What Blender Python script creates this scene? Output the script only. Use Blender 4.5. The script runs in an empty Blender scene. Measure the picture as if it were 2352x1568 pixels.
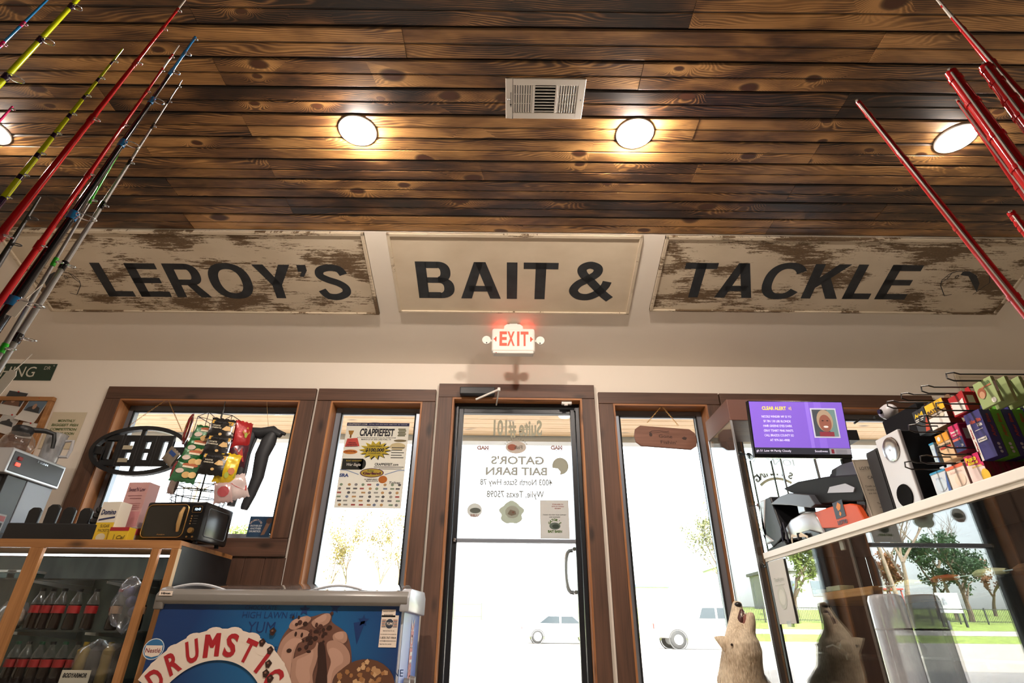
import bpy, bmesh, math, random
from mathutils import Vector, Matrix, noise as mnoise
S = bpy.context.scene
COL = S.collection
random.seed(7)
# ---------------------------------------------------------------- camera
FPX = 1259.0
_P, _R = math.radians(28.4), math.radians(0.6)
CAM = Vector((0, 0, .62))
_f = Vector((0, math.cos(_P), math.sin(_P)))
_u0 = Vector((0, -math.sin(_P), math.cos(_P)))
_r = math.cos(_R)*Vector((1, 0, 0)) + math.sin(_R)*_u0
_u = math.cos(_R)*_u0 - math.sin(_R)*Vector((1, 0, 0))
cd = bpy.data.cameras.new('camera')
cam = bpy.data.objects.new('camera', cd)
COL.objects.link(cam)
cd.sensor_width = 36
cd.lens = FPX/2352*36
cd.clip_start = .05
cd.clip_end = 800
cam.matrix_world = Matrix((( _r.x, _u.x, -_f.x, CAM.x), (_r.y, _u.y, -_f.y, CAM.y), (_r.z, _u.z, -_f.z, CAM.z), (0, 0, 0, 1)))
S.camera = cam
# ---------------------------------------------------------------- sky, sun, exposure
W = bpy.data.worlds.new('World')
S.world = W
W.use_nodes = True
wn = W.node_tree
sky = wn.nodes.new('ShaderNodeTexSky')
sky.sky_type = 'NISHITA'
sky.sun_disc = False
sky.sun_elevation = math.radians(48)
sky.sun_rotation = math.radians(200)
sky.air_density = 1.0
sky.dust_density = 3.5
sky.ozone_density = 1.0
hs = wn.nodes.new('ShaderNodeHueSaturation')
hs.inputs['Saturation'].default_value = .3
wn.links.new(sky.outputs[0], hs.inputs['Color'])
wn.links.new(hs.outputs[0], wn.nodes['Background'].inputs[0])
wn.nodes['Background'].inputs[1].default_value = 1.35
sd = bpy.data.lights.new('sun', 'SUN')
sun = bpy.data.objects.new('sun', sd)
COL.objects.link(sun)
sd.energy = 26
sd.angle = math.radians(.6)
sd.color = (1, .94, .85)
sun.rotation_euler = Vector((.35, 1, -1.15)).to_track_quat('-Z', 'Y').to_euler()
S.view_settings.view_transform = 'Standard'
S.view_settings.look = 'None'
S.view_settings.exposure = 0.15
S.view_settings.gamma = 1
S.view_settings.use_curve_mapping = False
S.cycles.max_bounces = 5
S.cycles.diffuse_bounces = 3
S.cycles.glossy_bounces = 3
S.cycles.transmission_bounces = 4
S.cycles.transparent_max_bounces = 24
S.cycles.adaptive_threshold = .07
S.cycles.caustics_reflective = False
S.cycles.caustics_refractive = False

# ---------------------------------------------------------------- helpers
def ray(x, y):
    return _f + _r*((x-1176)/FPX) + _u*((784-y)/FPX)
def PY(x, y, Y):
    d = ray(x, y); return CAM + d*(Y/d.y)
def PX(x, y, X):
    d = ray(x, y); return CAM + d*(X/d.x)
def PZ(x, y, Z):
    d = ray(x, y); return CAM + d*((Z-CAM.z)/d.z)
def V(*a): return Vector(a)
def frame(o, xd, yd):
    x = Vector(xd).normalized(); y = Vector(yd).normalized(); z = x.cross(y).normalized(); y = z.cross(x)
    return Matrix(((x.x, y.x, z.x, o[0]), (x.y, y.y, z.y, o[1]), (x.z, y.z, z.z, o[2]), (0, 0, 0, 1)))
def lin(h):
    o = []
    for i in (0, 2, 4):
        c = int(h[i:i+2], 16)/255
        o.append(c/12.92 if c <= .04045 else ((c+.055)/1.055)**2.4)
    return (*o, 1)
def nd(nt, t, ins=(), **kw):
    n = nt.nodes.new(t)
    for k, v in kw.items(): setattr(n, k, v)
    it = ins.items() if isinstance(ins, dict) else enumerate(ins)
    for k, v in it:
        if v is None: continue
        if isinstance(v, bpy.types.NodeSocket): nt.links.new(v, n.inputs[k])
        else: n.inputs[k].default_value = v
    return n
def mth(nt, op, a, b=None, c=None, clamp=False):
    return nd(nt, 'ShaderNodeMath', [a, b, c], operation=op, use_clamp=clamp).outputs[0]
def mixc(nt, f, a, b, mode='MIX'):
    n = nt.nodes.new('ShaderNodeMix'); n.data_type = 'RGBA'; n.blend_type = mode
    for s, v in ((n.inputs[0], f), (n.inputs[6], a), (n.inputs[7], b)):
        if isinstance(v, bpy.types.NodeSocket): nt.links.new(v, s)
        else: s.default_value = v
    return n.outputs[2]
def newmat(name):
    m = bpy.data.materials.new(name); m.use_nodes = True
    nt = m.node_tree
    return m, nt, nt.nodes['Principled BSDF']
def objco(nt, sc=(1, 1, 1), rnd=True):
    v = nt.nodes.new('ShaderNodeTexCoord').outputs['Object']
    if rnd:
        r = nt.nodes.new('ShaderNodeObjectInfo').outputs['Random']
        cmb = nd(nt, 'ShaderNodeCombineXYZ', [mth(nt, 'MULTIPLY', r, 57.), mth(nt, 'MULTIPLY', r, 31.), mth(nt, 'MULTIPLY', r, 83.)]).outputs[0]
        v = nd(nt, 'ShaderNodeVectorMath', [v, cmb], operation='ADD').outputs[0]
    return nd(nt, 'ShaderNodeVectorMath', [v, sc], operation='MULTIPLY').outputs[0]
def noise(nt, vec, scale=1., detail=2., rough=.5, dist=0.):
    return nd(nt, 'ShaderNodeTexNoise', {'Vector': vec, 'Scale': scale, 'Detail': detail, 'Roughness': rough, 'Distortion': dist}).outputs[0]
_mc = {}
def mat(h, rough=.5, metal=0, var=.1, scale=9, bump=0., emit=0, coat=0, trl=0, alpha=1, stretch=(1, 1, 1), spec=.5):
    """plain coloured material with slight procedural mottling"""
    key = (h, rough, metal, var, scale, bump, emit, coat, trl, alpha, stretch, spec)
    if key in _mc: return _mc[key]
    m, nt, b = newmat('mat_'+h)
    c = lin(h)
    if var > .1 or bump:
        n = noise(nt, objco(nt, stretch), scale, 2)
        rmp = nd(nt, 'ShaderNodeMapRange', [n, .3, .7, 1-var, 1+var]).outputs[0]
        col = mixc(nt, 1., c, rmp, 'MULTIPLY')
    else:
        rmp = nd(nt, 'ShaderNodeMapRange', [nt.nodes.new('ShaderNodeObjectInfo').outputs['Random'], 0, 1, 1-var*.5, 1+var*.5]).outputs[0]
        col = mixc(nt, 1., c, rmp, 'MULTIPLY')
    nt.links.new(col, b.inputs['Base Color'])
    b.inputs['Roughness'].default_value = rough
    b.inputs['Metallic'].default_value = metal
    b.inputs['Specular IOR Level'].default_value = spec
    b.inputs['Coat Weight'].default_value = coat
    if emit:
        b.inputs['Emission Color'].default_value = c
        b.inputs['Emission Strength'].default_value = emit
    if bump:
        bp = nd(nt, 'ShaderNodeBump', {'Strength': bump, 'Distance': .01, 'Height': n})
        nt.links.new(bp.outputs[0], b.inputs['Normal'])
    out = nt.nodes['Material Output']
    sh = b.outputs[0]
    if trl:
        t = nd(nt, 'ShaderNodeBsdfTranslucent', [col])
        sh = nd(nt, 'ShaderNodeMixShader', [trl, sh, t.outputs[0]]).outputs[0]
    if alpha < 1:
        t = nd(nt, 'ShaderNodeBsdfTransparent', [(1, 1, 1, 1)])
        sh = nd(nt, 'ShaderNodeMixShader', [alpha, t.outputs[0], sh]).outputs[0]
    nt.links.new(sh, out.inputs[0])
    _mc[key] = m
    return m
def glassmat(name, tint=(.96, .98, .97, 1), refl=1., haze=0., hazec=(.8, .8, .8, 1), ior=1.5, rough=0.):
    m, nt, b = newmat(name)
    nt.nodes.remove(b)
    ge = nt.nodes.new('ShaderNodeNewGeometry')
    cs_ = nd(nt, 'ShaderNodeVectorMath', [ge.outputs['Incoming'], ge.outputs['Normal']], operation='DOT_PRODUCT').outputs['Value']
    iv = mth(nt, 'SUBTRACT', 1., mth(nt, 'ABSOLUTE', cs_), clamp=True)
    fr = mth(nt, 'MULTIPLY_ADD', mth(nt, 'POWER', iv, 5.), .96, ((ior-1)/(ior+1))**2)
    fr = mth(nt, 'MULTIPLY', fr, refl, clamp=True)
    tr = nd(nt, 'ShaderNodeBsdfTransparent', [tint]).outputs[0]
    if haze:
        sc = nd(nt, 'ShaderNodeVectorMath', [nt.nodes.new('ShaderNodeTexCoord').outputs['Object'], (3, 3, 1)], operation='MULTIPLY').outputs[0]
        hz = mth(nt, 'MULTIPLY', noise(nt, sc, 4, 5, .65), haze*2)
        df = nd(nt, 'ShaderNodeBsdfDiffuse', [hazec]).outputs[0]
        tl = nd(nt, 'ShaderNodeBsdfTranslucent', [hazec]).outputs[0]
        dt = nd(nt, 'ShaderNodeMixShader', [.5, df, tl]).outputs[0]
        tr = nd(nt, 'ShaderNodeMixShader', [hz, tr, dt]).outputs[0]
    gl = nd(nt, 'ShaderNodeBsdfGlossy', {'Color': (1, 1, 1, 1), 'Roughness': rough}).outputs[0]
    mx = nd(nt, 'ShaderNodeMixShader', [fr, tr, gl]).outputs[0]
    nt.links.new(mx, nt.nodes['Material Output'].inputs[0])
    return m
def burnt_pine():
    m, nt, b = newmat('torched_pine')
    co = objco(nt)
    rnd = nt.nodes.new('ShaderNodeObjectInfo').outputs['Random']
    sep = nd(nt, 'ShaderNodeSeparateXYZ', [co])
    x, y = sep.outputs[0], sep.outputs[1]
    def sc(a, bb, c=1): return nd(nt, 'ShaderNodeVectorMath', [co, (a, bb, c)], operation='MULTIPLY').outputs[0]
    wob = noise(nt, sc(3, 9), 1, 2)
    cv = nd(nt, 'ShaderNodeCombineXYZ', [mth(nt, 'MULTIPLY', x, 3.3), mth(nt, 'MULTIPLY_ADD', wob, .35, mth(nt, 'MULTIPLY', y, 6.2)), 0]).outputs[0]
    vo = nt.nodes.new('ShaderNodeTexVoronoi'); vo.voronoi_dimensions = '2D'
    nt.links.new(cv, vo.inputs['Vector']); vo.inputs['Scale'].default_value = 1
    d = vo.outputs['Distance']
    vr = nd(nt, 'ShaderNodeSeparateColor', [vo.outputs['Color']])
    ex = mth(nt, 'GREATER_THAN', vr.outputs[0], .70)
    siz = mth(nt, 'MULTIPLY_ADD', vr.outputs[1], .9, .5)
    dn = mth(nt, 'DIVIDE', d, siz)
    bul = mth(nt, 'POWER', 2.718, mth(nt, 'MULTIPLY', mth(nt, 'MULTIPLY', dn, dn), -11.))
    bul = mth(nt, 'MULTIPLY', bul, ex)
    n1 = noise(nt, sc(1.0, 5.0), 1, 2, .45)
    n2 = noise(nt, sc(3.5, 40), 1, 3, .6)
    g = mth(nt, 'MULTIPLY_ADD', y, 120., mth(nt, 'MULTIPLY', n1, 26.))
    g = mth(nt, 'MULTIPLY_ADD', bul, 9., g)
    g = mth(nt, 'MULTIPLY_ADD', n2, 1.1, g)
    ln = mth(nt, 'MULTIPLY_ADD', mth(nt, 'SINE', mth(nt, 'MULTIPLY', g, 6.283)), .5, .5)
    ln = mth(nt, 'POWER', ln, 1.9)
    fib = noise(nt, sc(5, 260), 1, 2)
    chr_ = noise(nt, sc(2.2, 8), 1, 3, .55, .4)
    chr_ = nd(nt, 'ShaderNodeMapRange', [chr_, .34, .66, 0, 1]).outputs[0]
    lam = mth(nt, 'MULTIPLY_ADD', noise(nt, sc(2.5, 11), 1, 1), .7, -.02)
    fac = mth(nt, 'MULTIPLY', ln, lam)
    fac = mth(nt, 'MULTIPLY_ADD', chr_, .48, fac)
    fac = mth(nt, 'MULTIPLY_ADD', rnd, .50, fac)
    fac = mth(nt, 'MULTIPLY_ADD', fib, .22, fac)
    fac = mth(nt, 'MULTIPLY_ADD', bul, .38, fac)
    fac = mth(nt, 'ADD', fac, -.22)
    rp = nd(nt, 'ShaderNodeValToRGB', [fac])
    e = rp.color_ramp.elements
    e[0].position = 0; e[0].color = lin('1a100b')
    e[1].position = 1; e[1].color = lin('cf9d62')
    for p, h in ((.22, '2a1b11'), (.45, '624229'), (.70, '9f7443')):
        q = e.new(p); q.color = lin(h)
    kn = mth(nt, 'MULTIPLY', nd(nt, 'ShaderNodeMapRange', [dn, .10, .13, 1, 0]).outputs[0], ex)
    kr = mth(nt, 'MULTIPLY', nd(nt, 'ShaderNodeMapRange', [dn, .13, .17, 1, 0]).outputs[0], ex)
    c = mixc(nt, mth(nt, 'MULTIPLY', kr, .75), rp.outputs[0], lin('21120a'))
    c = mixc(nt, kn, c, lin('54301b'))
    yo = nd(nt, 'ShaderNodeSeparateXYZ', [nt.nodes.new('ShaderNodeTexCoord').outputs['Object']]).outputs[1]
    ya = mth(nt, 'ABSOLUTE', yo)
    ed = nd(nt, 'ShaderNodeMapRange', [mth(nt, 'MULTIPLY_ADD', wob, .012, ya), .068, .081, 0, .9]).outputs[0]
    ed = mth(nt, 'MAXIMUM', ed, nd(nt, 'ShaderNodeMapRange', [ya, .0025, .0045, .75, 0]).outputs[0])
    c = mixc(nt, ed, c, lin('120b08'))
    nt.links.new(c, b.inputs['Base Color'])
    b.inputs['Roughness'].default_value = .34
    b.inputs['Specular IOR Level'].default_value = .6
    return m
def woodmat(name, dark, light, axis=0, rough=.55, freq=40., knots=True):
    m, nt, b = newmat(name)
    co = objco(nt)
    lo, hi = (1.2, 14.) if axis == 0 else (14., 1.2)
    if axis == 2: s1, s2 = (14, 14, 1.2), (freq*4, freq*4, 3)
    elif axis == 0: s1, s2 = (1.2, 14, 14), (3, freq*4, freq*4)
    else: s1, s2 = (14, 1.2, 14), (freq*4, 3, freq*4)
    def sc(t): return nd(nt, 'ShaderNodeVectorMath', [co, t], operation='MULTIPLY').outputs[0]
    a = noise(nt, sc(s1), 1, 3, .55, .6)
    f2 = noise(nt, sc(s2), 1, 2)
    fac = mth(nt, 'MULTIPLY_ADD', f2, .45, mth(nt, 'MULTIPLY', a, .75))
    fac = nd(nt, 'ShaderNodeMapRange', [fac, .35, .85, 0, 1]).outputs[0]
    c = mixc(nt, fac, lin(dark), lin(light))
    if knots:
        vo = nt.nodes.new('ShaderNodeTexVoronoi')
        nt.links.new(sc((7, 7, 2.6) if axis == 2 else (2.6, 7, 7)), vo.inputs['Vector'])
        vo.inputs['Scale'].default_value = 1
        k = nd(nt, 'ShaderNodeMapRange', [vo.outputs['Distance'], .06, .2, .8, 0]).outputs[0]
        c = mixc(nt, k, c, lin('1e120b'))
    nt.links.new(c, b.inputs['Base Color'])
    b.inputs['Roughness'].default_value = rough
    return m
def peeled(name, amount, seed):
    """cream paint worn off in brushed streaks, brown board below"""
    m, nt, b = newmat(name)
    v = nt.nodes.new('ShaderNodeTexCoord').outputs['Object']
    v = nd(nt, 'ShaderNodeVectorMath', [v, (seed, seed*.7, 0)], operation='ADD').outputs[0]
    def sc(t): return nd(nt, 'ShaderNodeVectorMath', [v, t], operation='MULTIPLY').outputs[0]
    big = noise(nt, sc((2.2, 5.0, 1)), 1, 3, .55)
    str_ = noise(nt, sc((7, 70, 1)), 1, 5, .8, .2)
    spk = noise(nt, sc((60, 110, 1)), 1, 2, .6)
    q = mth(nt, 'MULTIPLY_ADD', str_, .75, big)
    q = mth(nt, 'MULTIPLY_ADD', spk, .16, q)
    t = 1.40-amount
    k = nd(nt, 'ShaderNodeMapRange', [q, t-.015, t+.015, 0, 1]).outputs[0]
    dirt = noise(nt, sc((4, 6, 1)), 1, 4)
    cr = mixc(nt, dirt, lin('d8cab3'), lin('b9a88e'))
    br = mixc(nt, spk, lin('4c3a28'), lin('7a6347'))
    nt.links.new(mixc(nt, k, cr, br), b.inputs['Base Color'])
    b.inputs['Roughness'].default_value = .6
    return m

def wmat(o):
    m = o.matrix_basis.copy()
    while o.parent: o = o.parent; m = o.matrix_basis @ m
    return m
def tag(o, label=None, cat=None, group=None, kind=None):
    for k, v in (('label', label), ('category', cat), ('group', group), ('kind', kind)):
        if v: o[k] = v
    return o
def thing(name, label, cat, loc=(0, 0, 0), rz=0, group=None, rot=None):
    o = bpy.data.objects.new(name, None); COL.objects.link(o)
    o.empty_display_size = .05
    o.location = loc
    o.rotation_euler = rot if rot else (0, 0, rz)
    return tag(o, label, cat, group)
def struct(name):
    o = bpy.data.objects.new(name, None); COL.objects.link(o); o.empty_display_size = .05
    return tag(o, kind='structure')
def link(name, me, parent=None):
    o = bpy.data.objects.new(name, me); COL.objects.link(o)
    if parent: o.parent = parent
    return o
def dup(o, parent=None, **kw):
    c = o.copy(); COL.objects.link(c); c.parent = parent
    for ch in list(o.children): dup(ch, c)
    for k, v in kw.items(): c[k] = v
    return c
class G:
    def __init__(s): s.v = []; s.f = []; s.m = []
    def add(s, v, f, mi=0):
        n = len(s.v); s.v += [Vector(p) for p in v]
        s.f += [[i+n for i in q] for q in f]; s.m += [mi]*len(f); return s
    def bx(s, x0, x1, y0, y1, z0, z1, mi=0, M=None):
        v = [V(x, y, z) for x in (x0, x1) for y in (y0, y1) for z in (z0, z1)]
        if M: v = [M @ p for p in v]
        return s.add(v, [(0, 1, 3, 2), (4, 6, 7, 5), (0, 4, 5, 1), (2, 3, 7, 6), (0, 2, 6, 4), (1, 5, 7, 3)], mi)
    def box(s, c, d, mi=0, M=None):
        return s.bx(c[0]-d[0]/2, c[0]+d[0]/2, c[1]-d[1]/2, c[1]+d[1]/2, c[2]-d[2]/2, c[2]+d[2]/2, mi, M)
    def tube(s, pts, r, n=8, mi=0, closed=False, caps=True):
        pts = [Vector(p) for p in pts]; L = len(pts)
        rr = r if isinstance(r, (list, tuple)) else [r]*L
        b = len(s.v); prev = None
        for i, p in enumerate(pts):
            if closed: t = pts[(i+1) % L]-pts[i-1]
            else: t = pts[min(i+1, L-1)]-pts[max(i-1, 0)]
            t = t.normalized() if t.length > 1e-9 else V(0, 0, 1)
            if prev is None: a = t.orthogonal().normalized()
            else:
                a = prev-t*prev.dot(t)
                a = a.normalized() if a.length > 1e-6 else t.orthogonal().normalized()
            prev = a; c = t.cross(a)
            for k in range(n):
                an = 2*math.pi*k/n
                s.v.append(p+(a*math.cos(an)+c*math.sin(an))*rr[i])
        m = L if closed else L-1
        for i in range(m):
            for k in range(n):
                q = [b+i*n+k, b+i*n+(k+1) % n, b+((i+1) % L)*n+(k+1) % n, b+((i+1) % L)*n+k]
                s.f.append(q); s.m.append(mi)
        if caps and not closed:
            s.f.append([b+k for k in range(n)][::-1]); s.m.append(mi)
            s.f.append([b+(L-1)*n+k for k in range(n)]); s.m.append(mi)
        return s
    def lathe(s, prof, n=20, mi=0, M=None, caps=True):
        b = len(s.v)
        for r, z in prof:
            for k in range(n):
                a = 2*math.pi*k/n; p = V(r*math.cos(a), r*math.sin(a), z)
                s.v.append(M @ p if M else p)
        for i in range(len(prof)-1):
            for k in range(n):
                s.f.append([b+i*n+k, b+i*n+(k+1) % n, b+(i+1)*n+(k+1) % n, b+(i+1)*n+k]); s.m.append(mi)
        if caps:
            s.f.append([b+k for k in range(n)][::-1]); s.m.append(mi)
            e = b+(len(prof)-1)*n; s.f.append([e+k for k in range(n)]); s.m.append(mi)
        return s
    def prism(s, poly, d0, d1, M=None, mi=0):
        """2D outline (x,y) extruded from z=d0 to d1"""
        n = len(poly)
        v = [V(p[0], p[1], d0) for p in poly]+[V(p[0], p[1], d1) for p in poly]
        if M: v = [M @ p for p in v]
        f = [list(range(n))[::-1], list(range(n, 2*n))]+[[i, (i+1) % n, n+(i+1) % n, n+i] for i in range(n)]
        return s.add(v, f, mi)
    def sheet(s, fn, nu, nv, mi=0, wrapu=False):
        b = len(s.v); cu = nu if wrapu else nu+1
        for j in range(nv+1):
            for i in range(cu): s.v.append(Vector(fn(i/nu, j/nv)))
        for j in range(nv):
            for i in range(nu):
                i2 = (i+1) % cu
                s.f.append([b+j*cu+i, b+j*cu+i2, b+(j+1)*cu+i2, b+(j+1)*cu+i]); s.m.append(mi)
        return s
    def ball(s, c, r, n=12, mi=0, sq=(1, 1, 1)):
        c = Vector(c)
        return s.sheet(lambda u, v: c+V(r*sq[0]*math.sin(math.pi*v)*math.cos(2*math.pi*u), r*sq[1]*math.sin(math.pi*v)*math.sin(2*math.pi*u), -r*sq[2]*math.cos(math.pi*v)), n, max(4, n//2), mi, True)
    def mesh(s, name, mats, bevel=0, smooth=False, seg=2, inv=None):
        me = bpy.data.meshes.new(name)
        me.from_pydata([inv @ p for p in s.v] if inv else s.v, [], s.f)
        for q in (mats if isinstance(mats, (list, tuple)) else [mats]): me.materials.append(q)
        me.polygons.foreach_set('material_index', s.m)
        if bevel:
            bm = bmesh.new(); bm.from_mesh(me)
            bmesh.ops.remove_doubles(bm, verts=bm.verts, dist=1e-5)
            es = [e for e in bm.edges if len(e.link_faces) == 2 and e.calc_face_angle(0) > .5]
            bmesh.ops.bevel(bm, geom=es, offset=bevel, segments=seg, affect='EDGES', profile=.5, clamp_overlap=True)
            bmesh.ops.recalc_face_normals(bm, faces=bm.faces)
            bm.to_mesh(me); bm.free()
        if smooth:
            me.polygons.foreach_set('use_smooth', [True]*len(me.polygons))
            me.set_sharp_from_angle(angle=.7)
        me.update()
        return me
    def build(s, name, mats, parent=None, bevel=0, smooth=False, world=False, seg=2):
        inv = wmat(parent).inverted() if (world and parent) else None
        return link(name, s.mesh(name, mats, bevel, smooth, seg, inv), parent)
_tc = {}
def tgeo(t, bold=0., shear=0., space=1.):
    k = (t, bold, shear, space)
    if k not in _tc:
        c = bpy.data.curves.new('t', 'FONT'); c.body = t; c.size = 1; c.offset = bold; c.shear = shear
        c.space_character = space; c.align_x = 'CENTER'; c.align_y = 'CENTER'; c.resolution_u = 3; c.fill_mode = 'FRONT'
        o = bpy.data.objects.new('t', c)
        me = bpy.data.meshes.new_from_object(o)
        vs = [(p.co.x, p.co.y) for p in me.vertices]; fs = [list(p.vertices) for p in me.polygons]
        bpy.data.objects.remove(o); bpy.data.curves.remove(c); bpy.data.meshes.remove(me)
        if vs:
            xs = [p[0] for p in vs]; ys = [p[1] for p in vs]
            bb = (min(xs), max(xs), min(ys), max(ys))
        else: bb = (0, 1, 0, 1)
        _tc[k] = (vs, fs, bb)
    return _tc[k]
class Print:
    """flat print: coloured shapes and lettering lying on one face, in face coordinates"""
    def __init__(s, M=None, step=.0006): s.M = M; s.g = []; s.mats = []; s.step = step; s.map = None
    def mi(s, m):
        if m not in s.mats: s.mats.append(m)
        return s.mats.index(m)
    def put(s, pts, faces, m, l): s.g.append((pts, faces, s.mi(m), l))
    def poly(s, pts, m, l=1): s.put(list(pts), [list(range(len(pts)))], m, l)
    def rect(s, x0, y0, x1, y1, m, l=1): s.poly([(x0, y0), (x1, y0), (x1, y1), (x0, y1)], m, l)
    def ell(s, cx, cy, rx, ry, m, l=1, n=24, a0=0, a1=360):
        pts = [(cx+rx*math.cos(math.radians(a0+(a1-a0)*i/n)), cy+ry*math.sin(math.radians(a0+(a1-a0)*i/n))) for i in range(n if a1-a0 == 360 else n+1)]
        s.poly(pts, m, l)
    def line(s, pts, w, m, l=1):
        for a, b in zip(pts, pts[1:]):
            d = Vector((b[0]-a[0], b[1]-a[1]))
            if d.length < 1e-9: continue
            n = Vector((-d.y, d.x)).normalized()*w/2
            s.poly([(a[0]+n.x, a[1]+n.y), (a[0]-n.x, a[1]-n.y), (b[0]-n.x, b[1]-n.y), (b[0]+n.x, b[1]+n.y)], m, l)
    def text(s, t, cx, cy, h, m, l=2, w=None, bold=.02, shear=0, rot=0, flip=False, space=1., align='C'):
        """h = cap height, w = full width (None: natural)"""
        vs, fs, bb = tgeo(t, bold, shear, space)
        if not vs: return
        cb = tgeo('H', bold)[2]
        sy = h/(cb[3]-cb[2]); sx = w/(bb[1]-bb[0]) if w else sy*.95
        if flip: sx = -sx
        mx = (bb[0]+bb[1])/2; my = (cb[2]+cb[3])/2
        if align == 'L': mx = bb[0]
        ca, sa = math.cos(rot), math.sin(rot)
        pts = []
        for x, y in vs:
            x = (x-mx)*sx; y = (y-my)*sy
            pts.append((cx+x*ca-y*sa, cy+x*sa+y*ca))
        s.put(pts, fs, m, l)
    def arc(s, t, cx, cy, R, a0, a1, h, m, l=2, bold=.02, sx=None, flip=False):
        n = len(t)
        for i, ch in enumerate(t):
            if ch == ' ': continue
            a = math.radians(a0+(a1-a0)*(i/(n-1)))
            s.text(ch, cx+R*math.cos(a), cy+R*math.sin(a), h, m, l, bold=bold, rot=a-math.pi/2, w=sx, flip=flip)
    def build(s, name, parent=None, label=None):
        vs = []; fs = []; ms = []
        for pts, faces, mi, l in s.g:
            n = len(vs)
            for x, y in pts:
                p = s.map(x, y, l*s.step) if s.map else V(x, y, l*s.step)
                vs.append(s.M @ p if s.M else p)
            fs += [[i+n for i in f] for f in faces]; ms += [mi]*len(faces)
        me = bpy.data.meshes.new(name); me.from_pydata(vs, [], fs)
        for q in s.mats: me.materials.append(q)
        me.polygons.foreach_set('material_index', ms); me.update()
        o = link(name, me, parent)
        if label: o['label'] = label
        return o
K = dict(
    cream=mat('eae0d2', .75, var=.03), white=mat('e6e2da', .45, var=.03), black=mat('17181a', .45, var=.15),
    blackgloss=mat('101113', .2, var=.1), grey=mat('8b8986', .4, var=.05), dark=mat('2a2826', .6, var=.15),
    alu=mat('8d949e', .38, .6, var=.05), chrome=mat('c9ccd0', .15, 1, var=.02), steel=mat('b8babd', .3, .9, var=.05),
    blackalu=mat('1c1f24', .4, .2, var=.08), silver=mat('b9bbbf', .32, .55, var=.05), rubber=mat('1b1b1c', .8, var=.1),
    paper=mat('e9e5dd', .8, var=.03, trl=.3), ink=mat('1d1d20', .7, var=.1), red=mat('b3201f', .5, var=.08), pine=burnt_pine(),
    trim=woodmat('walnut_trim', '3b271d', '694937', 2), trimh=woodmat('walnut_trim_flat', '3b271d', '694937', 0),
    cedar=woodmat('lit_jamb', '7f4c2a', 'bb8250', 2), litjambh=woodmat('lit_jamb_flat', '7f4c2a', 'bb8250', 0),  # trim wood made lighter and oranger: window light on the jambs put into the colour
    oak=woodmat('oak_edge', '8a5a30', 'b98552', 0, .5), oakv=woodmat('oak_post', '8a5a30', 'b98552', 2, .5),
    glass=glassmat('window_glass'), cglass=glassmat('case_glass', (.93, .96, .95, 1), 1.25, .012),
    clear=glassmat('clear_plastic', (.9, .9, .9, 1), 1.6, .06), wrap=glassmat('plastic_wrap', (.86, .87, .9, 1), 2., .10, (.75, .75, .85, 1), rough=.15),
    frost=glassmat('frosted_tube', (.72, .74, .76, 1), 1.5, .45, (.85, .87, .9, 1), rough=.25),
)
# ================================================================ room shell
HC, Y0, YW = 2.98, 2.853, 4.0           # wood ceiling height, where it ends, front wall
XL, XR, YB = -4.6, 4.6, -5.0
o = G().bx(XL, XR, YB, 4.2, -.12, 0).build('floor', mat('bdb3a4', .4, var=.12, scale=4)); tag(o, kind='structure')
for n, b in (('wall_left', (XL-.1, XL, YB, 4.2, -.12, 3.1)), ('wall_right', (XR, XR+.1, YB, 4.2, -.12, 3.1)), ('wall_back', (XL-.1, XR+.1, YB-.1, YB, -.12, 3.1))):
    tag(G().bx(*b).build(n, K['cream']), kind='structure')
# openings in the front wall: x0,x1,z0,z1
OP = [(-3.04, -1.64, 1.21, 2.23), (-1.40, -.69, .1, 2.23), (-.46, .55, 0, 2.27), (.79, 1.52, .1, 2.23), (1.72, 3.14, .1, 2.22)]
g = G(); x = XL
for a in OP:
    g.bx(x, a[0], YW, 4.2, -.12, 2.7)
    if a[2] > 0: g.bx(a[0], a[1], YW, 4.2, -.12, a[2])
    g.bx(a[0], a[1], YW, 4.2, a[3], 2.7)
    x = a[1]
g.bx(x, XR, YW, 4.2, -.12, 2.7)
tag(g.build('wall_front', K['cream']), kind='structure')
# sloped plaster ceiling between planks and front wall
SL = math.atan2(2.98-2.57, YW-Y0)
g = G().prism([(Y0, HC), (YW+.02, 2.57-.02*math.tan(SL)), (YW+.02, 2.68), (Y0, HC+.1)], XL, XR, Matrix(((0, 0, 1, 0), (1, 0, 0, 0), (0, 1, 0, 0), (0, 0, 0, 1))))
tag(g.build('ceiling_slope', K['cream']), kind='structure')
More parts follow.
